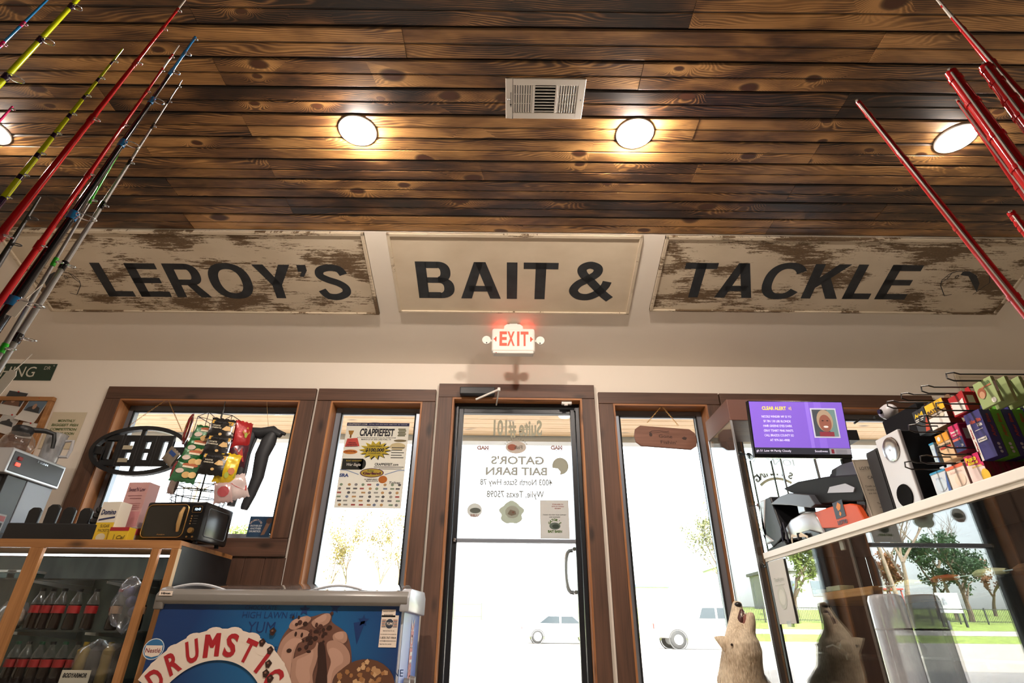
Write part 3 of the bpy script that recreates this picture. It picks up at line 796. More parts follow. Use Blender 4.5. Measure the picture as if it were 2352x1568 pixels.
pr = Print(frame((0, -.0034, .035), (1, 0, 0), (0, 0, 1))); pr.text('BODYARMOR', 0, .012, .02, K['ink'], w=.125, bold=.04, shear=.2); pr.build('lettering', t)
p = PY(28, 1420, 3.45)
t = thing('candy_jar', 'bag of pale candy behind the left post of the cooler', 'candy', (p.x, p.y, .64)); lump(t, 'bag_film', (0, 0, .07), .075, K['wrap'], 8, 18, .2); lump(t, 'candy', (0, 0, .05), .06, mat('a08c74', .6, var=.4, scale=40), 9, 16, .25)
for i, (u, s) in enumerate(((18, 'far left'), (50, 'next to the post'))):
    p = PY(u, 1345, 3.6)
    t = thing('sandwich_box', 'clear box with white lid on the top cooler shelf, '+s, 'food box', (p.x, p.y, .896))
    G().bx(-.07, .07, -.06, .06, 0, .04).build('tray', mat('1f3a35', .4), t, bevel=.006); G().bx(-.072, .072, -.062, .062, .04, .055).build('lid', mat('a8a69c', .4), t, bevel=.004)

# ---------------------------------------------------------------- chest freezer
fz = thing('ice_cream_freezer', 'blue ice cream chest freezer with grey rim and curved glass lids', 'freezer', (-1.21, 3.5, 0))
FX0, FX1, FY, FYB, FZ = -1.842, -.555, 3.2, 3.80, .765
def fb(name, m, *bs, bevel=0, smooth=False):
    g = G()
    for q in bs: g.bx(*q)
    return g.build(name, m, fz, bevel=bevel, world=True, smooth=smooth)
fb('body', mat('d7dce4', .35), (FX0+.02, FX1, FY+.02, FYB, .04, FZ), bevel=.012)
# front print gradient: printed blue artwork, lighter towards the cone
m, nt, b = newmat('freezer_artwork')
co = nt.nodes.new('ShaderNodeTexCoord').outputs['Object']
dv = nd(nt, 'ShaderNodeVectorMath', [co, (.10, 0, .50)], operation='SUBTRACT').outputs[0]
dl = nd(nt, 'ShaderNodeVectorMath', [dv], operation='LENGTH').outputs['Value']
rp_ = nd(nt, 'ShaderNodeValToRGB', [mth(nt, 'MULTIPLY', dl, 1.35)]); ee = rp_.color_ramp.elements
ee[0].color = lin('3395b8'); ee[1].color = lin('1a3768'); ee[0].position = .12; ee[1].position = .85
q_ = ee.new(.4); q_.color = lin('206394')
nt.links.new(rp_.outputs[0], b.inputs['Base Color']); b.inputs['Roughness'].default_value = .3
fb('front_artwork', m, (FX0+.012, FX1-.008, FY, FY+.02, .04, FZ), bevel=.004)
RIM = mat('77736e', .3, var=.05)
def rimprof(y): return y
g = G()
pf = [(FY-.012, FZ-.004), (FY-.022, FZ+.012), (FY-.020, FZ+.042), (FY-.004, FZ+.064), (FY+.03, FZ+.072), (FY+.05, FZ+.066), (FY+.05, FZ-.004)]
MYZ = Matrix(((0, 0, 1, 0), (1, 0, 0, 0), (0, 1, 0, 0), (0, 0, 0, 1)))
g.prism(pf, FX0-.012, FX1+.02, MYZ)
g.build('front_rim', RIM, fz, world=True, bevel=.004, smooth=True)
pf2 = [(a if a < FY+.04 else a, z) for a, z in pf]
for x0, x1, nm in ((FX1-.02, FX1+.03, 'end_rim'), (FX0-.02, FX0+.03, 'end_rim')):
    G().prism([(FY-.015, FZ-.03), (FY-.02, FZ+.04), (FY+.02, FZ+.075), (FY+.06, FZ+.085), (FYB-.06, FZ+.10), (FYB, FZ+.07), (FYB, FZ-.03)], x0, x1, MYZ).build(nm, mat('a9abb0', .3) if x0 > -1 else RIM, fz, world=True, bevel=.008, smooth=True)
fb('rear_rim', RIM, (FX0+.03, FX1-.02, FYB-.04, FYB, FZ, FZ+.075), bevel=.008)
for x0, x1, zz, in ((FX0+.04, -1.22, .068), (-1.26, FX1-.03, .075)):
    ld = G().sheet(lambda a, bq: V(x0+(x1-x0)*a, FY+.03+(FYB-.06-FY-.03)*bq, FZ+zz+.045*math.sin(math.pi*bq)), 4, 12).build('glass_lid', K['clear'], fz, world=True, smooth=True)
    xm = (x0+x1)/2; sg = -.18 if x0 < -1.5 else .0
    G().tube([(xm+sg+.16*t, FY+.05, FZ+.066+.030*math.sin(math.pi*(t+1)/2)) for t in [i/8-1 for i in range(17)]], .007, 6).build('lid_handle', mat('c9ccd2', .3), ld, world=True, smooth=True)
pr = Print(frame((0, FY-.0008, 0), (1, 0, 0), (0, 0, 1)), .0003)
def fp(u, v): q = PY(u, v, FY); return q.x, q.z
wh, rd_, ch1, ch2, ch3, dkb = mat('e2d3c4', .4), mat('a8242c', .4), mat('a9826f', .5), mat('7c5546', .5), mat('35201b', .4), mat('1c3566', .35)
# printed pattern words
for u, v, s, hh in ((620, 1412, 'HIGH LAWN #1', .03), (660, 1520, 'GET', .025), (900, 1545, 'CONE', .03), (600, 1395, 'CHOCOLATE', .02), (600, 1440, 'YUM', .05), (620, 1490, 'CHILLED', .022)):
    x, z = fp(u, v); pr.text(s, x, z, hh, dkb, 1, bold=0)
for u, v in ((700, 1400), (835, 1425), (770, 1395)):
    x, z = fp(u, v); pr.poly([(x+.03*math.cos(math.pi/2+i*math.pi/5)*(1 if i % 2 == 0 else .45), z+.03*math.sin(math.pi/2+i*math.pi/5)*(1 if i % 2 == 0 else .45)) for i in range(10)], dkb, 1)
x, z = fp(823, 1450); pr.poly([(x-.03, z+.04), (x+.03, z+.05), (x, z-.06)], dkb, 1)
# round logo
x, z = fp(353, 1490)
pr.ell(x, z, .053, .048, mat('c9d3da'), 1); pr.ell(x, z, .049, .044, mat('2f6d9c'), 2); pr.poly([(x-.042, z+.016), (x-.044, z-.01), (x-.034, z-.028), (x, z-.036), (x+.034, z-.028), (x+.044, z-.01), (x+.042, z+.016)], wh, 3); pr.text('Nestlé', x, z-.006, .02, mat('7a1f2a'), 4, w=.076, bold=.01); pr.text('®', x+.06, z-.035, .008, wh, 3)
# arched name
cxn, czt = fp(465, 1591); R_t = .257
pr.arc("AMERICA'S FAVORITE SINCE 1928", cxn, czt, R_t, 127, 53, .014, wh, 2, bold=.01)
cxn, czn = fp(468, 1676); Rn = .358
bandp = [(cxn+(Rn+.072)*math.cos(math.radians(a)), czn+(Rn+.072)*math.sin(math.radians(a))) for a in range(152, 20, -4)]
bandq = [(cxn+(Rn-.068)*math.cos(math.radians(a)), czn+(Rn-.068)*math.sin(math.radians(a))) for a in range(20, 153, 4)]
pr.poly(bandp+bandq, wh, 16)
for i, chx in enumerate('DRUMSTICK'):
    a = math.radians(83+(4-i)*15.5)
    X, Z = cxn+Rn*math.cos(a), czn+Rn*math.sin(a)
    pr.ell(X, Z+.055, .048, .028, wh, 17+.2*i, 16)
    if chx == 'M':
        for o_ in (-.007, -.0035, .0035, .007): pr.text('M', X+o_, Z, .104, rd_, 19+o_*60, bold=0, rot=(a-math.pi/2)*.85, w=.066)
    pr.text(chx, X, Z, .104, rd_, 20+i*.3, bold=.035 if chx != 'M' else .0, rot=(a-math.pi/2)*.85, w=.074 if chx == 'M' else .02 if chx == 'I' else .062)
# ice cream swirl (print): overlapping petals
def petal(u0, v0, u1, v1, wd, m, l, bend=.25):
    a, b_ = Vector(fp(u0, v0)), Vector(fp(u1, v1)); d_ = b_-a; n_ = Vector((-d_.y, d_.x)).normalized()
    L, Rr = [], []
    for i in range(13):
        t = i/12; c_ = a+d_*t+n_*bend*d_.length*math.sin(math.pi*t)
        ww = wd*(math.sin(math.pi*min(1, t*.85+.08))**.7)
        L.append(tuple(c_+n_*ww)); Rr.append(tuple(c_-n_*ww))
    pr.poly(L+Rr[::-1], m, l)
def blob(px_, m, l, k=1., dx=0, dz=0):
    P = [Vector(fp(u, v)) for u, v in px_]; n = len(P); ce = sum(P, Vector((0, 0)))/n; out = []
    for i in range(n):
        a_, b_, c_, d_ = P[i-1], P[i], P[(i+1) % n], P[(i+2) % n]
        for j in range(4):
            t = j/4; out.append(.5*((2*b_)+(c_-a_)*t+(2*a_-5*b_+4*c_-d_)*t*t+(3*b_-a_-3*c_+d_)*t**3))
    pr.poly([tuple(ce+(p-ce)*k+Vector((dx, dz))) for p in out], m, l)
shd, chl = mat('583a30', .5), mat('b8917e', .5)
pr.poly([fp(632, 1640), fp(806, 1640), fp(760, 1820), fp(735, 1860), fp(700, 1800)], mat('9a6a3e', .5), 2)
blob([(628, 1640), (628, 1580), (632, 1520), (645, 1470), (665, 1440), (690, 1420), (720, 1415), (750, 1408), (765, 1430), (790, 1448), (802, 1470), (808, 1510), (806, 1580), (804, 1640)], mat('6a4638', .5), 2.5)
for i, q in enumerate([
    [(664, 1440), (672, 1425), (690, 1418), (705, 1414), (715, 1420), (705, 1432), (690, 1440), (675, 1446)],
    [(716, 1428), (735, 1415), (750, 1408), (760, 1412), (756, 1428), (740, 1438), (725, 1442)],
    [(640, 1568), (634, 1520), (645, 1475), (672, 1448), (700, 1446), (712, 1456), (690, 1470), (676, 1500), (672, 1540), (668, 1580), (655, 1610)],
    [(765, 1458), (780, 1450), (795, 1452), (797, 1470), (785, 1478), (768, 1472)],
    [(752, 1475), (770, 1470), (790, 1480), (803, 1500), (802, 1525), (780, 1540), (765, 1560), (755, 1610), (740, 1610), (752, 1550), (760, 1520), (752, 1495)],
    [(670, 1530), (675, 1512), (700, 1500), (722, 1488), (729, 1474), (733, 1490), (727, 1520), (718, 1550), (720, 1590), (690, 1610), (668, 1570)]]):
    blob(q, shd, 3+i*.6, 1.06, .004, -.007); blob(q, ch1, 3.2+i*.6); blob(q, chl, 3.4+i*.6, .62, -.006, .008)
blob([(731, 1480), (745, 1478), (750, 1520), (752, 1570), (748, 1620), (722, 1620), (724, 1570), (730, 1530)], ch3, 6.9)
rr = random.Random(5)
for i in range(34):
    u, v = 720+rr.gauss(0, 26), 1452+rr.gauss(0, 20)
    x, z = fp(u, v); pr.ell(x, z, rr.uniform(.006, .014), rr.uniform(.006, .012), rr.choice([ch3, ch3, mat('4a2d26', .4)]), 7.2+i*.05, 9)
for u, v in ((604, 1475), (622, 1493), (618, 1524), (622, 1558), (612, 1546), (628, 1450)):
    x, z = fp(u, v); pr.poly([(x-.018, z+.006), (x, z+.02), (x+.018, z+.004), (x+.006, z-.018), (x-.01, z-.016)], ch3, 25); pr.ell(x-.003, z+.004, .006, .005, ch2, 26, 8)
pr.ell(*fp(835, 1580), .155, .125, mat('5d3a26', .5), 10.5, 26)
for i in range(60):
    a, q_ = rr.uniform(0, 6.28), math.sqrt(rr.random())
    x, z = fp(835, 1580); x += .145*q_*math.cos(a); z += .115*q_*math.sin(a); s_ = rr.uniform(.01, .02)
    pr.poly([(x+s_*math.cos(k*1.25+a)*rr.uniform(.7, 1), z+s_*math.sin(k*1.25+a)*rr.uniform(.6, 1)) for k in range(5)], rr.choice([mat('b0865c', .5), mat('9a6b40', .5), mat('c59d72', .5)]), 11+i*.06)
# stickers
x, z = fp(893, 1408); pr.rect(x-.036, z-.018, x+.036, z+.018, wh, 2)
for k in range(12): pr.rect(x-.024+k*.004, z-.014, x-.024+k*.004+.002, z-.004, K['ink'], 3)
pr.text('FREEZER PROPERTY', x, z+.008, .004, K['ink'], 3, w=.06)
x, z = fp(893, 1449); pr.rect(x-.045, z-.073, x+.045, z+.073, wh, 2)
nv = mat('333a48')
for s_ in (-1, 1):
    for k in range(6): pr.rect(x+s_*.018, z+.018+k*.0062, x+s_*.040, z+.0215+k*.0062, mat('8a4a3c') if k % 2 else nv, 3)
pr.ell(x, z+.034, .023, .024, wh, 4); pr.ell(x, z+.034, .021, .022, nv, 5); pr.text('YUMI', x, z+.034, .013, wh, 6, w=.034, bold=.03)
pr.text('Sales Ice Cream Co., Inc.', x, z+.002, .005, K['ink'], 3, w=.06); pr.text('For information or service please call', x, z-.014, .004, K['ink'], 3, w=.08)
pr.text('1-800-767-9864', x, z-.03, .0095, K['ink'], 3, w=.082, bold=.01); pr.text('service@yumiicecream.com', x, z-.044, .005, K['ink'], 3, w=.082); pr.text('Scan here for service', x-.01, z-.058, .005, K['ink'], 3, w=.06)
pr.build('front_print', fz).matrix_parent_inverse = wmat(fz).inverted()
pr = Print(frame((0, FY-.0232, 0), (1, 0, 0), (0, 0, 1)))
x, z = PY(382, 1362, FY-.02).x, PY(382, 1362, FY-.02).z
pr.rect(x-.035, z-.011, x+.035, z+.011, wh, 1); pr.text('Hiron', x, z, .011, K['ink'], 2, w=.048, bold=.05); pr.build('maker_badge', fz).matrix_parent_inverse = wmat(fz).inverted()
pr = Print(frame((FX1+.0012, 3.5, .45), (0, 1, 0), (0, 0, 1)))
pr.rect(-.27, -.4, .29, .29, mat('3f63b8', .35), 1); pr.text('DRUMSTICK', 0.05, 0, .10, rd_, 4, w=.5, bold=.06, rot=math.pi/2); pr.text('DRUMSTICK', 0.05, 0, .10, wh, 3, w=.54, bold=.16, rot=math.pi/2)
pr.build('side_print', fz).matrix_parent_inverse = wmat(fz).inverted()
for yy in (3.42, 3.62): G().tube([(FX1+.001, yy, .40), (FX1+.03, yy, .40)], [.03, .024], 14).build('side_knob', K['grey'], fz, world=True, smooth=True)
# ================================================================ things on the cooler top
CT = CZ+.001
# coffee brewer, its control face looking along +x
bx_, by0, by1 = -3.1, 3.34, 3.80
cm = thing('coffee_brewer', 'steel and black coffee brewer standing at the left end of the cooler top', 'coffee machine', (-3.2, 3.56, CT))
def cmb(name, m, q, bevel=.004, parent=None): return G().bx(*q).build(name, m, parent or cm, world=True, bevel=bevel)
hd = cmb('brew_head', K['silver'], (-3.32, bx_, by0, by1, 1.485, 1.64), .006)
cmb('control_panel', mat('3f434b', .5, var=.08), (bx_-.004, bx_+.004, by0+.018, by1-.018, 1.5, 1.622), .002, hd)
for zz, m_ in ((1.585, mat('7a1014', .3)), (1.548, mat('ff5040', .3, emit=1.5))): cmb('rocker_switch', m_, (bx_+.004, bx_+.012, by0+.05, by0+.085, zz-.011, zz+.011), .003, hd)
pr = Print(frame((bx_+.0045, (by0+by1)/2+.02, 1.61), (0, 1, 0), (0, 0, 1))); pr.text('BUNN', .01, -.004, .014, K['chrome'], w=.07, bold=.04); pr.ell(-.04, -.003, .008, .008, K['chrome'], 2, 12); pr.build('lettering', cm).matrix_parent_inverse = wmat(cm).inverted()
cmb('column', mat('7f838b', .5, .3), (-3.32, -3.12, by0+.22, by1-.02, 1.1, 1.485))
cmb('rear_shroud', K['black'], (-3.34, -3.12, by0+.06, by0+.215, 1.1, 1.485))
cmb('base', K['black'], (-3.34, -3.06, by0-.02, by1, CT, 1.15), .01)
fn = G().lathe([(.055, 0), (.06, .07), (.03, .075), (.0005, .075)], 18, M=Matrix.Translation((-3.2, by0+.08, 1.41))).build('brew_funnel', K['black'], cm, world=True, smooth=True)
pr = Print(frame((-3.118, by0+.13, 1.2), (0, 1, 0), (0, 0, 1))); pr.rect(-.045, -.06, .045, .06, mat('8b8885'), 1); pr.rect(-.04, .02, .04, .05, mat('8a2a22'), 2); pr.rect(-.035, -.045, .035, .01, K['ink'], 2); pr.build('warning_label', cm).matrix_parent_inverse = wmat(cm).inverted()
cf = thing('coffee_pot', 'round glass coffee pot with black lid and handle on top of the brewer', 'coffee pot', (-3.24, 3.50, 1.641))
G().lathe([(.06, 0), (.085, .02), (.098, .06), (.085, .105), (.055, .14), (.05, .15)], 24, caps=False).build('globe', K['clear'], cf, smooth=True)
G().lathe([(.052, .135), (.058, .15), (.06, .17), (.05, .185), (.0005, .19)], 20).build('lid', K['black'], cf, smooth=True)
G().tube([(.03, .03, .175), (.08, .08, .185), (.12, .11, .175), (.13, .12, .13), (.135, .125, .08)], [.018, .016, .014, .013, .012], 8).build('handle', K['black'], cf, smooth=True)
pt = thing('plastic_pitcher', 'clear plastic pitcher with white handle beside the glass coffee pot', 'pitcher', (-3.17, 3.70, 1.641))
G().lathe([(.05, 0), (.055, .01), (.06, .19), (.066, .2), (.063, .2), (.052, .012)], 20, caps=False).build('vessel', K['frost'], pt, smooth=True)
G().tube([(.055, .02, .16), (.10, .03, .165), (.108, .03, .1), (.10, .03, .05), (.055, .02, .05)], .011, 8).build('handle', mat('cfcfd2', .4, trl=.3), pt, smooth=True)
# cup and lid organiser
og = thing('cup_organizer', 'black plastic cup and lid organiser with upright dividers', 'organizer', (-2.68, 3.45, CT))
G().bx(-.28, .27, -.09, .12, 0, .10).build('tray', K['black'], og, bevel=.01)
for i, (x, hh) in enumerate(((-.24, .21), (-.13, .23), (-.03, .215), (.075, .21))):
    n = [(x-.035, .05), (x+.035, .05), (x+.038, hh-.02), (x+.02, hh), (x-.02, hh), (x-.038, hh-.02)]
    G().prism([(a, b) for a, b in n], -.02, .0, Matrix(((1, 0, 0, 0), (0, 0, -1, .02), (0, 1, 0, 0), (0, 0, 0, 1)))).build('divider', K['black'], og, bevel=.006)
for i in range(3): G().lathe([(.036, 0), (.045, .012), (.045, .03), (.03, .034)], 18, M=Matrix.Translation((.21, -.03+.01*i, .10+.035*i))).build('lid_stack', mat('232427', .25), og, smooth=True)
# boxes
def carton(name, lab, cat, p, w, d, h, m, rz=0, group=None):
    t = thing(name, lab, cat, p, rz, group)
    G().bx(-w/2, w/2, -d/2, d/2, 0, h).build('carton', m, t, bevel=.002)
    return t, Print(frame((0, -d/2-.0004, 0), (1, 0, 0), (0, 0, 1)))
nav, yel = mat('1f2a55', .5), mat('d8b52a', .5)
t, pr = carton('sugar_box', 'white and yellow carton of sugar packets beside the organiser', 'box', (-2.375, 3.40, CT), .12, .09, .225, mat('e8e2d4', .5, trl=.1), -.12)
pr.rect(-.058, .001, .058, .105, yel, 1); pr.text('Domino', 0, .165, .03, nav, w=.095, bold=.03, shear=.15); pr.line([(-.05, .12), (0, .128), (.05, .135)], .009, nav, 2); pr.text('SUGAR', .005, .085, .018, mat('6d5a1e'), w=.06); pr.text('PACKETS', .005, .06, .016, mat('6d5a1e'), w=.07); pr.ell(0, .022, .03, .022, mat('cfc6a8'), 2, 14)
pr.build('print', t)
t, pr = carton('sweetener_box', 'pink sweetener carton standing behind the sugar carton', 'box', (-2.33, 3.52, CT), .14, .10, .37, mat('d9a9a6', .5, trl=.2), -.1)
pr.text("Sweet'N Low", 0, .325, .024, mat('5a3a4a'), w=.11, bold=.02, shear=.1); pr.rect(-.03, .268, .045, .272, mat('8a5a60'), 2); pr.rect(-.045, .285, .045, .288, mat('8a5a60'), 2); pr.rect(-.065, .0, .065, .19, mat('c98a8e'), 1)
for k in range(4): pr.rect(-.05, .205+k*.011, .05, .208+k*.011, mat('b57f82'), 2)
pr.build('print', t)
t, pr = carton('packet_box', 'small yellow open carton with red stripe in front of the microwave', 'box', (-2.265, 3.36, CT), .115, .06, .075, yel, -.05)
pr.rect(-.057, .055, .057, .075, mat('a3262c'), 1); pr.text('Cal', .02, .02, .02, mat('6b5a1a'), w=.05, shear=.2); pr.text('1', -.02, .02, .03, mat('8a7a2a'), w=.006); pr.build('print', t)
t = thing('paper_cup', 'white paper cup between the sweetener and sugar cartons', 'cup', (-2.255, 3.47, CT)); G().lathe([(.026, 0), (.036, .09), (.038, .092), (.036, .094), (.034, .088), (.024, .004)], 18).build('cup', mat('ded9d2', .5, trl=.3), t, smooth=True); G().lathe([(.0335, .05), (.0362, .085)], 18, caps=False).build('band', mat('c4494f', .5), t, smooth=True)
# microwave
mw = thing('microwave', 'black retro microwave with brass trim on the cooler top corner', 'microwave', (-1.985, 3.52, CT), -.10)
Wm, Dm, Hm = .375, .30, .232
G().bx(-Wm/2, Wm/2, -Dm/2, Dm/2, .012, Hm).build('case', mat('141415', .22, var=.1), mw, bevel=.012, smooth=True)
for sx in (-.15, .15):
    for sy in (-.11, .11): G().lathe([(.014, 0), (.012, .014)], 10, M=Matrix.Translation((sx, sy, 0))).build('foot', K['rubber'], mw)
brass = mat('b08a54', .3, .8)
def rrect(x0, x1, z0, z1, r, n=5):
    P = []
    for cx, cz, a0 in ((x1-r, z1-r, 0), (x0+r, z1-r, 90), (x0+r, z0+r, 180), (x1-r, z0+r, 270)):
        for i in range(n+1):
            a = math.radians(a0+90*i/n); P.append((cx+r*math.cos(a), cz+r*math.sin(a)))
    return P
G().tube([(x, -Dm/2-.002, z) for x, z in rrect(-.178, .085, .028, .214, .03)], .0032, 6, closed=True).build('door_trim', brass, mw, smooth=True)
dr_ = G().prism(rrect(-.172, .079, .034, .208, .026), 0, .003, Matrix(((1, 0, 0, 0), (0, 0, -1, -Dm/2), (0, 1, 0, 0), (0, 0, 0, 1)))).build('door', mat('26241f', .12), mw)
G().tube([(.052, -Dm/2-.006, .06), (.060, -Dm/2-.024, .10), (.060, -Dm/2-.024, .16), (.056, -Dm/2-.006, .195)], [.008, .012, .012, .008], 8).build('handle', mat('c29d66', .35, .5), dr_, smooth=True)
pr = Print(frame((0, -Dm/2-.0012, 0), (1, 0, 0), (0, 0, 1)))
pr.line(rrect(.108, .168, .168, .204, .006)+[rrect(.108, .168, .168, .204, .006)[0]], .0018, brass, 1); 
pr.text('12:43', .142, .187, .013, mat('bfe4ff', .4, emit=3), 2, w=.034, bold=.02); pr.text('Frigidaire', -.045, .043, .008, brass, 8, w=.05, shear=.2)
for k in range(4): pr.rect(.13, .1468-k*.0145, .155, .1482-k*.0145, mat('6c675f'), 1)
pr.build('panel_print', mw)
for k in range(4): G().ball((.116, -Dm/2-.002, .147-k*.0145), .0048, 8).build('button', brass, mw)
G().lathe([(.017, 0), (.016, .014), (.0005, .015)], 20, M=frame((.135, -Dm/2, .065), (1, 0, 0), (0, 0, 1))).build('dial', brass, mw, smooth=True)
for sx in (.117, .152): G().lathe([(.0055, 0), (.005, .005), (.0005, .006)], 12, M=frame((sx, -Dm/2, .03), (1, 0, 0), (0, 0, 1))).build('button', brass, mw)
G().tube([(Wm/2+.001, y, z) for y, z in rrect(-.11, .11, .04, .2, .015)], .003, 5, closed=True).build('side_groove', mat('3a3b3e', .25), mw, smooth=True)
# wire snack rack on the microwave
RK = V(-1.985, 3.56, CT+Hm+.002)
rk = thing('snack_rack', 'black wire countertop snack rack standing on the microwave', 'wire rack', RK, -.1)
wire = mat('2b2a28', .35, .6)
def circ(r, z, n=24): return [(r*math.cos(2*math.pi*i/n), r*math.sin(2*math.pi*i/n), z) for i in range(n)]
ba = G().tube(circ(.15, .004), .003, 5, closed=True).tube(circ(.158, .04), .0025, 5, closed=True).tube(circ(.165, .085), .003, 5, closed=True)
for i in range(20):
    a = 2*math.pi*i/20; ba.tube([(.0, 0, .004), (.15*math.cos(a), .15*math.sin(a), .004), (.165*math.cos(a), .165*math.sin(a), .085)], .0022, 4)
ba.build('basket', wire, rk)
G().tube([(0, 0, .0), (0, 0, .68)], .005, 6).build('post', wire, rk)
for z in (.13, .24, .36, .48, .59):
    hx = [(.14*math.cos(a), .14*math.sin(a), z) for a in [math.pi/6+k*math.pi/3 for k in range(6)]]
    g = G().tube(hx, .0028, 5, closed=True)
    for p in hx: g.tube([(0, 0, z-.02), p], .0022, 4)
    g.build('ring_tier', wire, rk)
for k in range(6):
    a = math.pi/6+k*math.pi/3
    G().tube([(.14*math.cos(a), .14*math.sin(a), .12), (.14*math.cos(a), .14*math.sin(a), .59)], .0022, 5).build('upright', wire, rk)
G().tube([(.0, -.01, .6), (.005, -.01, .66), (.0, -.005, .72)], .003, 5).build('top_hook', wire, rk)
# snack bags
def foil(h): return mat(h, .25, .15, var=.12, scale=18, bump=.4)
def snackbag(lab, u, v, Y, w, h, d, m, rz, deco, tilt=0, lean=0):
    p = PY(u, v, Y)
    t = thing('snack_bag', lab, 'snack bag', p, group='snack bags clipped on the wire rack', rot=(lean, tilt, rz))
    sd = random.random()*50
    def prof(x, y):
        a, b = abs(2*x/w), abs(2*y/h)
        if a >= 1 or b >= 1: return 0
        return d*(1-a**2.5)**.6*(1-b**3.5)**.8*(1+.35*mnoise.noise(V(x*14+sd, y*14, 0)))
    def front(a, b):
        x, y = (a-.5)*w, (b-.5)*h
        x *= 1-.10*(1-(2*b-1)**6)
        return V(x, -prof(x, y), y+.004*math.sin(a*60)*(b > .99 or b < .01))
    def back(a, b): q = front(1-a, b); return V(q.x, -q.y*.8, q.z)
    G().sheet(front, 14, 14).sheet(back, 14, 14).build('pouch', m, t, smooth=True)
    pr = Print(Matrix.Identity(4), .001)
    pr.map = lambda x, y, o: V(x, -prof(x, y)-o-.0015, y)
    deco(pr, w, h)
    if pr.g: pr.build('print', t)
    return t
tan_, crm = mat('c9a468', .5), mat('d8cdb4', .5)
def dgreen(pr, w, h):
    def E(cx, cy, rx, ry, m, l, n=14): pr.ell(cx*w, cy*h, rx*w, ry*h, m, l, n)
    E(.05, .30, .30, .10, mat('a4552a'), 1); pr.rect(-.2*w, .16*h, .22*w, .25*h, crm, 2); E(-.22, -.02, .16, .12, mat('cbb9ab'), 2)
    E(.08, -.18, .15, .15, tan_, 3); E(.3, -.15, .14, .15, mat('d8b67c', .5), 4)
def dblack(pr, w, h):
    pr.rect(-.42*w, .2*h, .42*w, .36*h, mat('c99a35'), 1); pr.text('Smartfood', 0, .28*h, .09*h, K['ink'], w=.7*w, bold=.03, shear=.2, l=2)
    pr.text('WHITE', -.2*w, .1*h, .06*h, crm, w=.3*w, l=2); pr.text('CHEDDAR', -.17*w, 0, .06*h, crm, w=.38*w, l=2)
    pr.poly([(.05*w, -.05*h), (.18*w, .14*h), (.34*w, .12*h), (.4*w, -.06*h), (.2*w, -.1*h)], tan_, 2); pr.ell(.05*w, -.28*h, .07*w, .06*h, tan_, 2, 8)
def dred(pr, w, h):
    pr.poly([(-.1*w, .1*h), (.15*w, .3*h), (.3*w, .1*h), (.1*w, -.05*h)], mat('b88a2c'), 1); pr.ell(.1*w, .0, .08*w, .1*h, mat('9aa43a'), 2, 10)
def dyel(pr, w, h):
    pr.poly([(-.45*w, -.1*h), (.42*w, -.12*h), (.4*w, -.3*h), (-.3*w, -.3*h)], mat('2f7a3a'), 1); pr.ell(.2*w, -.1*h, .15*w, .12*h, mat('b5652a'), 2, 10); pr.ell(.05*w, -.25*h, .1*w, .1*h, mat('a5b04a'), 2, 10)
def dnone(pr, w, h): pass
gf, bf, rf = foil('1d5a2c'), foil('23211f'), foil('9c1f22')
gl = ('topmost', 'second from the top', 'third from the top', 'lowest and paler')
for i, (u, v) in enumerate(((470, 1000), (455, 1030), (443, 1053), (428, 1083))):
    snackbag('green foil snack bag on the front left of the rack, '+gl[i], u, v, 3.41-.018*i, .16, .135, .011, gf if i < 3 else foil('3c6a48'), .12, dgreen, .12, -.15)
for i, (u, v) in enumerate(((508, 985), (500, 1022), (490, 1064))):
    snackbag('black popcorn bag on the front right of the rack, '+('topmost', 'middle one', 'lowest')[i], u, v, 3.40-.018*i, .15, .15, .011, bf, .3, dblack, .05, -.15)
snackbag('red foil snack bag hanging edge-on at the rack\'s left rear', 432, 985, 3.60, .12, .21, .02, rf, -.9, dred, .25)
snackbag('large red foil bag at the upper right of the rack', 556, 1000, 3.47, .12, .19, .025, rf, .9, dred, -.05)
snackbag('dark purple bag with red flame at the rack\'s right side', 546, 1042, 3.47, .12, .16, .02, foil('4a1f2b'), .7, lambda p, w, h: p.poly([(-.4*w, -.3*h), (-.2*w, .2*h), (0, 0), (.1*w, .25*h), (.35*w, -.3*h)], mat('a8322a'), 1), 0)
snackbag('yellow, green and red bag low at the right of the rack', 522, 1075, 3.41, .13, .19, .022, foil('cfae1c'), .5, dyel, .05)
snackbag('white and red bag below the yellow bag', 545, 1118, 3.46, .12, .15, .025, foil('c9b7b4'), .6, lambda p, w, h: p.poly([(-.3*w, .2*h), (.4*w, -.05*h), (.35*w, -.25*h), (-.1*w, 0)], mat('b02428'), 1), -.4)
snackbag('clear and silver bag hanging at the rack\'s lower left', 400, 1110, 3.44, .10, .13, .02, foil('b9a9a6'), -.6, dnone, .2)
snackbag('red foil bag peeking out at the rack\'s left, behind the green bags', 403, 1080, 3.52, .10, .12, .02, foil('a8484c'), -.7, dnone, .2)
snackbag('brown bag with barcode turned its back at the rack\'s left', 393, 1048, 3.50, .12, .10, .012, foil('8a7f70'), -.3, lambda p, w, h: p.rect(-.2*w, .1*h, .3*w, .35*h, mat('274a8a'), 1), .6)
snackbag('silver and red bag at the bottom right of the rack', 513, 1130, 3.42, .11, .13, .02, foil('b59a98'), .4, lambda p, w, h: p.ell(0, 0, .3*w, .25*h, mat('a04448'), 1, 10), -.2)
